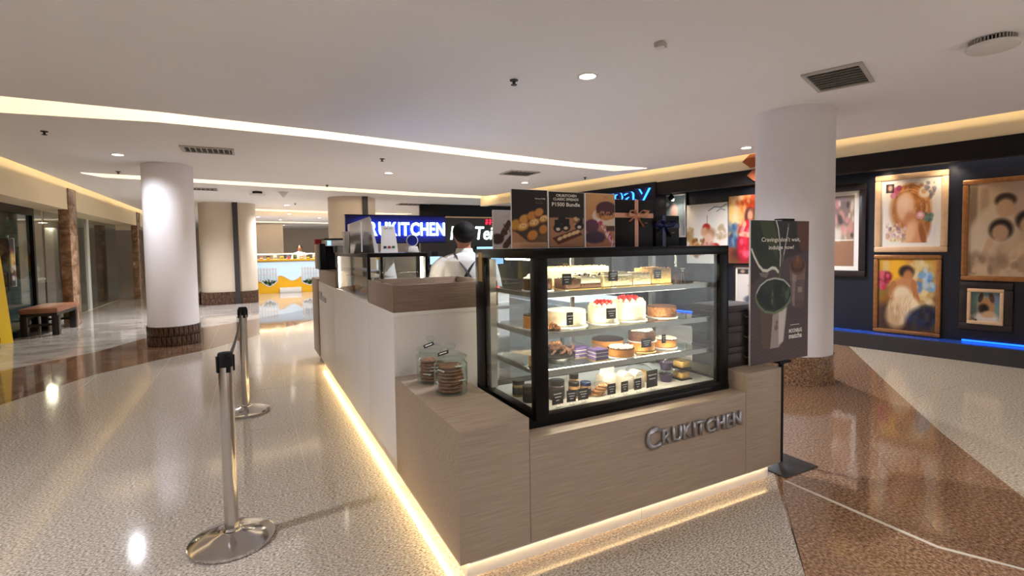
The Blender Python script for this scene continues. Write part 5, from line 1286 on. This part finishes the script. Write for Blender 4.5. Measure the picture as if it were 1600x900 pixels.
# ------------------------------------------------------------------ the man behind the counter
def bake(o):
    dg = bpy.context.evaluated_depsgraph_get()
    me = bpy.data.meshes.new_from_object(o.evaluated_get(dg))
    for p in me.polygons: p.use_smooth = True
    o.modifiers.clear(); o.data = me
def organic(name, mb, mat, parent, voxel=0.012, it=6):
    o = place(name, mb.mesh(name), mat, parent)
    r = o.modifiers.new('r', 'REMESH'); r.mode = 'VOXEL'; r.voxel_size = voxel
    s_ = o.modifiers.new('s', 'SMOOTH'); s_.iterations = it; s_.factor = 0.6
    bpy.context.view_layer.update(); bake(o)
    return o
def loft(mb, rings, n=24):
    vs = []; fs = []
    for (cx, cy, cz, rx, ry) in rings:
        for i in range(n):
            a = 2 * math.pi * i / n; vs.append((cx + rx * math.cos(a), cy + ry * math.sin(a), cz))
    for j in range(len(rings) - 1):
        for i in range(n):
            i2 = (i + 1) % n; fs.append((j * n + i, j * n + i2, (j + 1) * n + i2, (j + 1) * n + i))
    fs.append(tuple(reversed(range(n)))); fs.append(tuple((len(rings) - 1) * n + i for i in range(n)))
    return mb.add(vs, fs)
def make_person(lab, loc, rz, hair_col='hair', top='polo_white', straps=True, lean=0.0):
    p = thing('person', lab, 'person', loc, rz)
    # local frame: faces +Y, height 1.68
    b = MB()
    loft(b, [(0, 0, 0.86, 0.155, 0.115), (0, 0, 0.98, 0.15, 0.105), (0, 0.005, 1.15, 0.17, 0.11), (0, 0, 1.3, 0.185, 0.11), (0, -0.005, 1.34, 0.15, 0.085), (0, 0.0, 1.39, 0.075, 0.06), (0, 0.012, 1.46, 0.056, 0.058), (0, 0.02, 1.5, 0.055, 0.06)])
    b.ell(0, 0.03, 1.568, 0.08, 0.1, 0.108, 20, 14)
    b.ell(0, 0.05, 1.515, 0.058, 0.075, 0.05, 16, 10)       # jaw
    b.ell(0, 0.128, 1.565, 0.014, 0.022, 0.022, 10, 8)      # nose
    for s_ in (-1, 1):
        b.ell(s_ * 0.08, 0.02, 1.57, 0.012, 0.022, 0.034, 10, 8)   # ear
        b.tube([(s_ * 0.16, 0, 1.31), (s_ * 0.235, 0.0, 1.2), (s_ * 0.25, 0.02, 1.08), (s_ * 0.235, 0.12, 0.98), (s_ * 0.21, 0.25, 0.96), (s_ * 0.205, 0.29, 0.955)], [0.055, 0.05, 0.046, 0.042, 0.032, 0.028], 12)
        b.ell(s_ * 0.20, 0.325, 0.95, 0.038, 0.05, 0.017, 12, 8)
        for q, (dx, ln) in enumerate(((-0.028, 0.062), (-0.010, 0.072), (0.010, 0.068), (0.027, 0.052))):
            x = s_ * 0.20 + dx
            b.tube([(x, 0.35, 0.952), (x + dx * 0.2, 0.35 + ln * 0.6, 0.95), (x + dx * 0.25, 0.35 + ln, 0.925)], [0.0095, 0.009, 0.0075], 8)
        b.tube([(s_ * 0.165, 0.31, 0.955), (s_ * 0.145, 0.345, 0.945), (s_ * 0.15, 0.375, 0.935)], [0.012, 0.0105, 0.008], 8)
        b.tube([(s_ * 0.085, 0, 0.9), (s_ * 0.095, 0.01, 0.7), (s_ * 0.1, 0.02, 0.48), (s_ * 0.1, 0.0, 0.3), (s_ * 0.1, -0.02, 0.07)], [0.09, 0.082, 0.058, 0.054, 0.038], 14)
        b.ell(s_ * 0.105, 0.05, 0.045, 0.045, 0.13, 0.045, 14, 8)
    organic('body', b, 'skin', p, 0.009, 3)
    # eyes and mouth
    for s_ in (-1, 1): MB().ell(s_ * 0.03, 0.118, 1.59, 0.011, 0.007, 0.006, 10, 6).build('eye', 'ink_black', p)
    MB().ell(0, 0.122, 1.528, 0.024, 0.006, 0.006, 10, 6).build('mouth', 'strawberry', p)
    sh = MB()
    loft(sh, [(0, 0, 0.83, 0.185, 0.145), (0, 0, 0.98, 0.178, 0.137), (0, 0.005, 1.12, 0.188, 0.135), (0, 0, 1.26, 0.208, 0.135), (0, -0.002, 1.35, 0.212, 0.122), (0, 0.0, 1.392, 0.165, 0.102), (0, 0.002, 1.41, 0.1, 0.085), (0, 0.006, 1.42, 0.078, 0.076)], 30)
    for s_ in (-1, 1): sh.tube([(s_ * 0.15, 0, 1.335), (s_ * 0.215, 0.0, 1.285), (s_ * 0.24, 0.002, 1.17), (s_ * 0.252, 0.012, 1.10)], [0.075, 0.075, 0.074, 0.076], 16)
    organic('polo_shirt', sh, top, p, 0.009, 3)
    loft(MB(), [(0, 0.006, 1.405, 0.085, 0.082), (0, 0.008, 1.425, 0.074, 0.074), (0, 0.012, 1.452, 0.068, 0.07)], 28).build('collar', top, p, bevel=0.003)
    for s_ in (-1, 1): MB().tube([(s_ * 0.2535, 0.012, 1.115), (s_ * 0.2545, 0.013, 1.094)], 0.0805, 20).build('sleeve_cuff', top, p)
    pt = MB(); loft(pt, [(0, 0, 0.80, 0.165, 0.125), (0, 0, 0.98, 0.16, 0.12)])
    for s_ in (-1, 1): pt.tube([(s_ * 0.085, 0, 0.9), (s_ * 0.095, 0.01, 0.7), (s_ * 0.1, 0.02, 0.48), (s_ * 0.1, 0.0, 0.3), (s_ * 0.1, -0.02, 0.06)], [0.105, 0.1, 0.08, 0.074, 0.068], 14)
    organic('trousers', pt, 'trousers', p, 0.012, 3)
    for s_ in (-1, 1): MB().ell(s_ * 0.105, 0.05, 0.047, 0.052, 0.14, 0.046, 16, 8).build('shoe', 'strap_black', p)
    h = MB(); h.ell(0, 0.01, 1.592, 0.098, 0.108, 0.09, 20, 14).ell(0, -0.028, 1.555, 0.086, 0.07, 0.062, 16, 10)
    organic('hair', h, hair_col, p, 0.009, 3)
    if straps:
        def back_y(x, z):
            ry = 0.137 if z < 1.27 else 0.137 - (z - 1.27) * 0.33
            rx = 0.203 if z < 1.27 else 0.203 - (z - 1.27) * 0.25
            return -ry * math.sqrt(max(0.05, 1 - (x / rx) ** 2)) - 0.004
        for s_ in (-1, 1):
            pts = []
            for k in range(11):
                q = k / 10.0; x = s_ * (0.085 - 0.26 * q); z_ = 1.39 - 0.42 * q
                pts.append((x, back_y(x, z_), z_))
            MB().tube([(s_ * 0.08, 0.06, 1.405), (s_ * 0.088, -0.02, 1.415)] + pts, 0.0135, 8, flat=0.35).build('apron_strap', 'strap_black', p)
    return p
man = make_person('man in a white polo and crossed black apron straps seen from behind', (1.60, 3.98, 0), math.radians(-12))

# ------------------------------------------------------------------ matcha poster on a stand
st = thing('poster_stand', 'black poster stand with matcha drink poster beside the end counter', 'poster stand', (3.075, 2.118, 0))
MB().box(-0.19, 0.14, -0.17, 0.17, 0, 0.008).build('base_plate', 'charcoal', st, bevel=0.003)
MB().box(-0.012, 0.012, -0.012, 0.012, 0.0085, 1.58).build('post', 'black_matte', st)
MB().box(-0.075, 0.04, -0.045, 0.013, 0.675, 0.69).build('ledge_clip', 'black_matte', st); MB().box(-0.06, 0.06, -0.045, 0.013, 1.598, 1.612).build('top_clip', 'black_matte', st)
bd = MB().box(-0.355, 0.225, -0.037, -0.027, 0.695, 1.6).build('poster_board', 'paper_white', st)
c = Canvas(170, 266, (70, 58, 58)); c.vgrad((44, 36, 38), (92, 76, 78)).mottled(4, 9)
c.rect(0, 1, 0, 0.22, (24, 20, 22), 0.85, 0.1).ell(0.93, 0.04, 0.15, 0.19, (96, 58, 44), 0.1).poly([(0, 0.45), (0.25, 0.36), (0.62, 0.26), (1, 0.22), (1, 1), (0, 1)], (84, 70, 72), 0.8)
for k in range(26): c.stroke([(0, 0.50 + 0.028 * k), (1, 0.30 + 0.03 * k)], 0.0022, (58, 46, 48), 0.6)
c.poly([(0, 0), (0.40, 0), (0.45, 0.08), (0.47, 0.2), (0.48, 0.345), (0.44, 0.325), (0.36, 0.325), (0.25, 0.345), (0.14, 0.31), (0.05, 0.24), (0, 0.19)], (36, 46, 24)).poly([(0.14, 0.0), (0.36, 0.0), (0.43, 0.1), (0.45, 0.27), (0.34, 0.2), (0.2, 0.1)], (62, 78, 36), 0.8).poly([(0.02, 0.02), (0.16, 0.04), (0.3, 0.24), (0.16, 0.26), (0.04, 0.16)], (24, 32, 16), 0.8)
c.stroke([(0.015, 0.20), (0.06, 0.25), (0.13, 0.31), (0.2, 0.345), (0.27, 0.35), (0.35, 0.33), (0.41, 0.335), (0.455, 0.36)], 0.011, (232, 234, 226)).stroke([(0.415, 0.0), (0.45, 0.05), (0.48, 0.14), (0.495, 0.25), (0.485, 0.34)], 0.009, (206, 210, 200)).poly([(0.14, 0.36), (0.3, 0.365), (0.26, 0.40), (0.16, 0.385)], (150, 140, 136), 0.7)
c.stroke([(0.63, 0.03), (0.615, 0.09), (0.57, 0.2), (0.53, 0.28)], 0.013, (120, 116, 108), 0.8).stroke([(0.625, 0.05), (0.58, 0.17), (0.55, 0.24)], 0.005, (224, 222, 214), 0.9).stroke([(0.485, 0.34), (0.48, 0.4), (0.455, 0.47), (0.45, 0.52)], 0.016, (86, 98, 48))
c.poly([(0.14, 0.56), (0.36, 0.655), (0.62, 0.6), (0.555, 0.86), (0.48, 0.9), (0.34, 0.905), (0.2, 0.885)], (96, 76, 68)).poly([(0.37, 0.655), (0.625, 0.6), (0.56, 0.86), (0.47, 0.9), (0.33, 0.9)], (170, 160, 156), 0.9).poly([(0.47, 0.64), (0.6, 0.61), (0.55, 0.86), (0.47, 0.88)], (214, 206, 202), 0.9)
c.ell(0.39, 0.525, 0.31, 0.125, (150, 160, 150), 0.03).ell(0.39, 0.53, 0.297, 0.118, (52, 62, 46), 0.04).ell(0.39, 0.52, 0.285, 0.106, (18, 22, 18), 0.05).ell(0.29, 0.46, 0.12, 0.045, (48, 58, 42), 0.4, 0, 0.7)
c.dabs(26, 0.36, 0.64, 0.47, 0.6, [(44, 58, 34), (96, 114, 84), (14, 18, 14), (66, 82, 54)], 0.012, 0.035, 0.8).stroke([(0.09, 0.54), (0.14, 0.59), (0.24, 0.635), (0.39, 0.652), (0.54, 0.63), (0.64, 0.585), (0.69, 0.53)], 0.009, (106, 130, 92)).stroke([(0.1, 0.5), (0.16, 0.45), (0.27, 0.415), (0.4, 0.405), (0.55, 0.42), (0.66, 0.47)], 0.005, (196, 202, 196))
c.poly([(0.665, 0.36), (0.935, 0.36), (0.92, 0.6), (0.68, 0.6)], (104, 88, 88)).ell(0.8, 0.6, 0.122, 0.028, (92, 76, 76), 0.04).poly([(0.70, 0.38), (0.76, 0.38), (0.755, 0.62), (0.705, 0.61)], (168, 152, 150), 0.6).poly([(0.655, 0.33), (0.945, 0.33), (0.935, 0.43), (0.67, 0.43)], (128, 104, 94)).poly([(0.7, 0.35), (0.78, 0.36), (0.78, 0.44), (0.71, 0.43)], (190, 168, 156), 0.6)
c.ell(0.8, 0.325, 0.148, 0.066, (112, 84, 70), 0.05).ell(0.8, 0.318, 0.128, 0.054, (74, 42, 28), 0.06).ell(0.8, 0.3, 0.09, 0.045, (112, 68, 44), 0.2).ell(0.8, 0.275, 0.03, 0.03, (136, 88, 60), 0.3)
c.ell(0.43, 0.755, 0.03, 0.02, (120, 104, 98), 0.3).ell(0.44, 0.72, 0.02, 0.015, (120, 104, 98), 0.3)
pr = c.put(0.576, 0.904, st, (-0.065, -0.0376, 0.694))
for s_, x, z_, w_, h_ in (("Cravings don't wait,", -0.255, 1.457, 0.385, 0.036), ('indulge now!', -0.185, 1.408, 0.25, 0.034), ('MOONBUG', 0.022, 0.868, 0.135, 0.026), ('matcha', 0.022, 0.83, 0.135, 0.034)):
    line(s_, x, -0.0388, z_, w_, h_, 'ink_white', st, bold=0.028 if z_ < 1 else 0.012)
MB().box(0.035, 0.13, -0.0388, -0.038, 0.918, 0.921).build('lettering', 'ink_white', st, smooth=0); MB().box(0.11, 0.155, -0.0388, -0.038, 1.13, 1.165).build('lettering', 'ink_grey', st, smooth=0)

# ------------------------------------------------------------------ queue stanchions
def stanchion(lab, loc, rz):
    t = thing('queue_stanchion', lab, 'stanchion', loc, rz, 'steel queue stanchions')
    MB().lathe([(0.19, 0.0), (0.195, 0.004), (0.195, 0.018), (0.185, 0.024), (0.12, 0.042), (0.055, 0.056), (0.05, 0.06)], 56).build('base', 'steel', t, smooth=45)
    MB().lathe([(0.032, 0.058), (0.032, 0.90)], 32).build('post', 'steel', t)
    MB().lathe([(0.042, 0.058), (0.042, 0.066), (0.034, 0.075)], 32).build('collar', 'steel', t)
    hd = MB().lathe([(0.034, 0.885), (0.034, 0.945), (0.030, 0.955), (0.012, 0.957)], 32).build('belt_head', 'black_matte', t)
    MB().lathe([(0.0335, 0.80), (0.0335, 0.8851)], 32).build('sleeve', 'steel', t)
    for k in range(4):
        a = k * math.pi / 2
        MB().box(0.033, 0.040, -0.009, 0.009, 0.86, 0.94).build('belt_slot', 'black_matte', t, (0, 0, 0), (0, 0, a))
    return t
s1 = stanchion('near steel queue stanchion on the granite floor', (-0.13, 2.86, 0), 0.35)
s2 = stanchion('far steel queue stanchion near the white counter', (-0.084, 5.13, 0), 0.35)
p0 = Vector((0.012, 0.036, 0.905)); p1 = Vector((0.046 - 0.01, 2.27 - 0.038, 0.905))
n_ = 12; m = MB(); vs = []; fs = []
for k in range(n_ + 1):
    q = k / n_; p = p0.lerp(p1, q); p.z -= 0.035 * math.sin(math.pi * q)
    for dx in (-0.001, 0.001):
        for dz in (-0.024, 0.024): vs.append((p.x + dx, p.y, p.z + dz))
for k in range(n_):
    a = 4 * k; b = a + 4
    fs += [(a, a + 1, b + 1, b), (a + 2, b + 2, b + 3, a + 3), (a + 1, a + 3, b + 3, b + 1), (a, b, b + 2, a + 2)]
fs += [(0, 2, 3, 1), (4 * n_, 4 * n_ + 1, 4 * n_ + 3, 4 * n_ + 2)]
bl = tag(m.add(vs, fs).build('queue_belt', 'beltcloth', None, (-0.13, 2.86, 0), smooth=0), 'grey retractable belt stretched between the two stanchions', 'belt')

# ------------------------------------------------------------------ yellow kiosk far behind
YK_ = 19.5
k = thing('yellow_kiosk', 'yellow kiosk stall with lit white front and wavy panels', 'kiosk', (0.15, YK_, 0))
MB().box(0, 4.2, 0.3, 1.1, 0.05, 1.1).build('body', 'plastic_white', k)
MB().box(0.0, 4.2, 0.28, 0.3, 0.3, 1.06).build('lit_front', 'lit_front', k)
MB().box(-0.04, 4.24, 0.2, 1.14, 1.10, 1.16).build('counter_top', 'kiosk_yellow', k, bevel=0.01)
MB().box(0, 4.2, 0.24, 0.252, 1.16, 1.34).build('glass_guard', 'pane_clear', k); MB().box(0, 4.2, 0.23, 0.27, 1.34, 1.365).build('guard_rail', 'led_warm', k)
MB().box(0.0, 4.2, 0.06, 1.1, 0, 0.05).build('kick_plate', 'kick_stone', k)
def wave(x0, x1, y, base, amp, ph, n=24):
    top = [(x0 + (x1 - x0) * i / n, base + amp * math.sin(ph + 6.0 * i / n)) for i in range(n + 1)]
    MB().prism_y([(x0, 0.0)] + [(x1, 0.0)] + top[::-1], y, y + 0.08).build('wave_panel', 'kiosk_yellow', k)
    MB().tube([(x, y - 0.005, z_ + 0.01) for x, z_ in top], 0.02, 6).build('wave_edge', 'plastic_white', k)
wave(0.0, 0.66, -0.1, 0.33, 0.10, 1.2); wave(0.66, 1.42, -0.06, 0.50, 0.09, 1.0); wave(1.42, 2.6, -0.1, 0.36, 0.13, 3.2)
MB().box(0.7, 1.4, -0.22, -0.07, 0.0, 0.18).build('white_step', 'plastic_white', k, bevel=0.01)
for x0 in (0.02, 1.44):
    for z_ in (0.62, 0.80): MB().box(x0, x0 + 0.62, 0.06, 0.09, z_, z_ + 0.03).build('fence_rail', 'plastic_white', k)
    for q in range(7): MB().box(x0 + q * 0.095, x0 + q * 0.095 + 0.045, 0.04, 0.07, 0.25, 0.88).build('fence_slat', 'plastic_white', k)
for x0 in (0.05, 1.48):
    for q in range(4):
        rr = random.Random(q + int(x0 * 10)); m = MB()
        px = x0 + 0.06 + q * 0.15
        for a in range(26):
            b = rr.uniform(0, 6.28); e = rr.uniform(0.2, 1.2); L_ = rr.uniform(0.1, 0.22); d = Vector((math.cos(b) * math.cos(e), math.sin(b) * math.cos(e), math.sin(e))); u = Vector((-math.sin(b), math.cos(b), 0)) * 0.03
            o_ = Vector((px, 0.0, 0.30)); m.add([o_, o_ + d * L_ * 0.5 + u, o_ + d * L_, o_ + d * L_ * 0.5 - u], [(0, 1, 2, 3)])
        m.lathe([(0.03, 0.2), (0.045, 0.31)], 8, px, 0.0)
        m.build('planter_foliage', 'leaf', k, smooth=0)
cols = ['red_box', 'charcoal', 'plastic_white', 'kiosk_yellow', 'ube', 'leaf']
for q in range(9):
    t = thing('snack_pack', ['red', 'grey', 'white', 'yellow', 'purple', 'green'][q % 6] + ' snack pack %s on the yellow kiosk counter' % ['at the left end', 'second from the left', 'third from the left', 'fourth from the left', 'in the middle', 'right of the middle', 'third from the right', 'second from the right', 'at the right end'][q], 'snack', (0.32 + q * 0.22, YK_ + 0.5, 1.1605))
    MB().box(-0.06, 0.06, -0.05, 0.05, 0, 0.10 + 0.03 * (q % 3)).build('pack', cols[q % 6], t, bevel=0.01); MB().box(-0.05, 0.05, -0.052, -0.0505, 0.03, 0.07).build('label_patch', cols[(q + 2) % 6], t)
make_person('distant person standing behind the yellow kiosk counter', (1.66, YK_ + 1.55, 0), math.radians(180), top='polo_white', straps=False)
bpy.data.objects['person.001'].location.z = 0.0

# ------------------------------------------------------------------ ceiling fixtures
def downlight(x, y, lab, watts, r=0.065):
    t = thing('downlight', lab, 'downlight', (x, y, CE - 0.0005))
    MB().lathe([(r + 0.022, -0.001), (r + 0.02, -0.008), (r, -0.010), (r, -0.001)], 32, cap=False).build('trim_ring', 'white_trim', t)
    MB().lathe([(r, -0.004), (r, -0.0045)], 32).build('lens', 'downlight_face', t)
    lamp('SPOT', (0, 0, -0.02), watts, (240, 242, 252), t, 0.045, spot=150, blend=0.8)
    return t
downlight(2.456, 3.388, 'round downlight above the cake display', DOWN_W)
downlight(2.241, 9.145, 'round downlight between the two long coves, centre', DOWN_W * 2.0)
downlight(-1.593, 8.822, 'round downlight beside the left white column', DOWN_W * 0.38)
downlight(5.188, 9.428, 'round downlight above the posters, right of centre', DOWN_W * 1.8)
downlight(4.796, 15.559, 'round downlight over the dark blue lit sign', DOWN_W * 2.2)
downlight(-2.2, 2.6, 'added fill downlight outside the left picture edge', DOWN_W * 1.2)  # unseen lamp, added as general fill
downlight(-2.4, -4.5, 'added fill downlight behind the photographer, left', DOWN_W)  # the lamps behind the camera are unseen and added for fill
downlight(1.6, -4.5, 'added fill downlight behind the photographer, centre', DOWN_W)
downlight(5.6, -4.5, 'added fill downlight behind the photographer, right', DOWN_W)
downlight(0.6, -9.5, 'added fill downlight far behind the photographer', DOWN_W)
downlight(-1.6, -1.6, 'added fill downlight above the photographer, left', DOWN_W * 1.2)  # unseen row over the camera, added to light the counter fronts
downlight(1.4, -1.6, 'added fill downlight above the photographer, right', DOWN_W * 1.2)
downlight(4.6, -1.6, 'added fill downlight outside the right picture edge', DOWN_W)  # last of the added row over the camera
downlight(6.3, 4.9, 'round downlight hidden behind the right column', DOWN_W * 1.5)
downlight(-1.4, 13.6, 'round downlight in front of the beige pier', DOWN_W * 2.4)
downlight(1.0, 16.6, 'round downlight in front of the yellow kiosk', DOWN_W * 1.6)
for q, (x, y) in enumerate(((1.3, 20.5), (0.3, 22.5), (2.6, 22.6), (1.2, 24.4), (4.4, 23.2), (1.6, 29.5))):
    downlight(x, y, 'far hall downlight, %s of the row' % ['nearest', 'left second', 'right second', 'middle', 'rightmost', 'deepest'][q], DOWN_W * 1.1)
def vent(x, y, w, d, rz, lab, n=7):
    t = thing('air_vent', lab, 'vent', (x, y, CE - 0.0005), rz)
    for (a, b, c_, e) in ((-w / 2, w / 2, -d / 2, -d / 2 + 0.03), (-w / 2, w / 2, d / 2 - 0.03, d / 2), (-w / 2, -w / 2 + 0.03, -d / 2 + 0.03, d / 2 - 0.03), (w / 2 - 0.03, w / 2, -d / 2 + 0.03, d / 2 - 0.03)):
        MB().box(a, b, c_, e, -0.018, 0).build('frame', 'ac_grille', t, bevel=0.003)
    MB().box(-w / 2 + 0.03, w / 2 - 0.03, -d / 2 + 0.03, d / 2 - 0.03, -0.003, -0.001).build('backing', 'ac_dark', t)
    me = MB().add([(-0.004, -d / 2 + 0.03, -0.004), (0.002, -d / 2 + 0.03, -0.004), (-0.004, -d / 2 + 0.03, -0.016), (-0.010, -d / 2 + 0.03, -0.016), (-0.004, d / 2 - 0.03, -0.004), (0.002, d / 2 - 0.03, -0.004), (-0.004, d / 2 - 0.03, -0.016), (-0.010, d / 2 - 0.03, -0.016)], [(0, 1, 2, 3), (4, 7, 6, 5), (0, 4, 5, 1), (1, 5, 6, 2), (2, 6, 7, 3), (3, 7, 4, 0)]).mesh('slat', smooth=0)
    for k_ in range(n):
        place('slat', me, 'ac_grille', t, (-w / 2 + 0.05 + (w - 0.1) * k_ / (n - 1) - 0.006, 0, 0))
vent(4.392, 2.534, 0.62, 0.42, math.radians(20), 'large air vent in front of the right white column', 8)
vent(-0.464, 7.99, 0.62, 0.42, 0.0, 'air vent near the left white column', 9)
vent(4.441, 8.26, 0.6, 0.5, 0.0, 'air vent above the promo posters')
vent(4.441, 15.19, 0.9, 0.6, 0.0, 'air vent above the blue lit sign')
vent(-0.9, 12.9, 0.6, 0.4, 0.0, 'air vent in front of the beige pier')
# round diffuser at top right
t = thing('round_diffuser', 'round slotted ceiling unit in the upper right corner', 'ceiling unit', (4.55, 1.60, CE - 0.0005))
MB().lathe([(0.10, 0), (0.105, -0.03)], 40).build('neck', 'ac_dark', t)
me = MB().box(0.105, 0.125, -0.003, 0.003, -0.034, -0.002).mesh('fin', smooth=0)
for q in range(40): place('fin', me, 'ac_grille', t, (0, 0, 0), (0, 0, 2 * math.pi * q / 40))
MB().lathe([(0.09, -0.035), (0.135, -0.036), (0.142, -0.045), (0.14, -0.062), (0.125, -0.07), (0.02, -0.072)], 48).build('disc', 'plastic_white', t)
t = thing('round_diffuser', 'round ceiling unit in front of the beige pier', 'ceiling unit', (0.18, 13.1, CE - 0.0005))
MB().lathe([(0.10, 0), (0.105, -0.05)], 32).build('neck', 'ac_dark', t); MB().lathe([(0.09, -0.051), (0.16, -0.052), (0.165, -0.08), (0.02, -0.09)], 40).build('disc', 'plastic_white', t)
t = thing('junction_box', 'small square cover plate on the ceiling above the display', 'cover plate', (2.521, 2.638, CE - 0.0005), 0.5)
MB().box(-0.035, 0.035, -0.035, 0.035, -0.03, 0).build('box', 'ac_grille', t, bevel=0.006); MB().box(-0.028, 0.028, -0.028, 0.028, -0.033, -0.0305).build('cover', 'plastic_white', t)
t = thing('speaker_cone', 'white cone detector on the ceiling before the beige pier', 'detector', (0.72, 13.0, CE - 0.0005))
MB().lathe([(0.11, 0), (0.10, -0.02), (0.02, -0.12)], 24).build('cone', 'plastic_white', t); MB().lathe([(0.13, 0), (0.13, -0.008)], 24).build('flange', 'white_trim', t)
spl = ['sprinkler head above the cake display', 'sprinkler head near the centre downlight', 'dark sprinkler hole near the left picture edge', 'sprinkler head above the peach ribbon box', 'sprinkler head at the left end of the second cove', 'sprinkler head above the steel holder', 'sprinkler head over the blue lit sign', 'sprinkler head near the yellow kiosk']
for q, (x, y) in enumerate(((1.967, 3.736), (1.813, 7.773), (-2.002, 7.489), (5.935, 8.303), (-1.93, 10.66), (1.47, 11.30), (5.455, 16.412), (1.187, 16.018))):
    t = thing('sprinkler', spl[q], 'sprinkler', (x, y, CE - 0.0005), 0, 'ceiling sprinklers')
    MB().lathe([(0.035, 0), (0.033, -0.008), (0.02, -0.01)], 16).build('escutcheon', 'charcoal', t); MB().lathe([(0.012, -0.0105), (0.012, -0.035), (0.026, -0.037), (0.026, -0.041)], 14).build('head', 'charcoal', t)
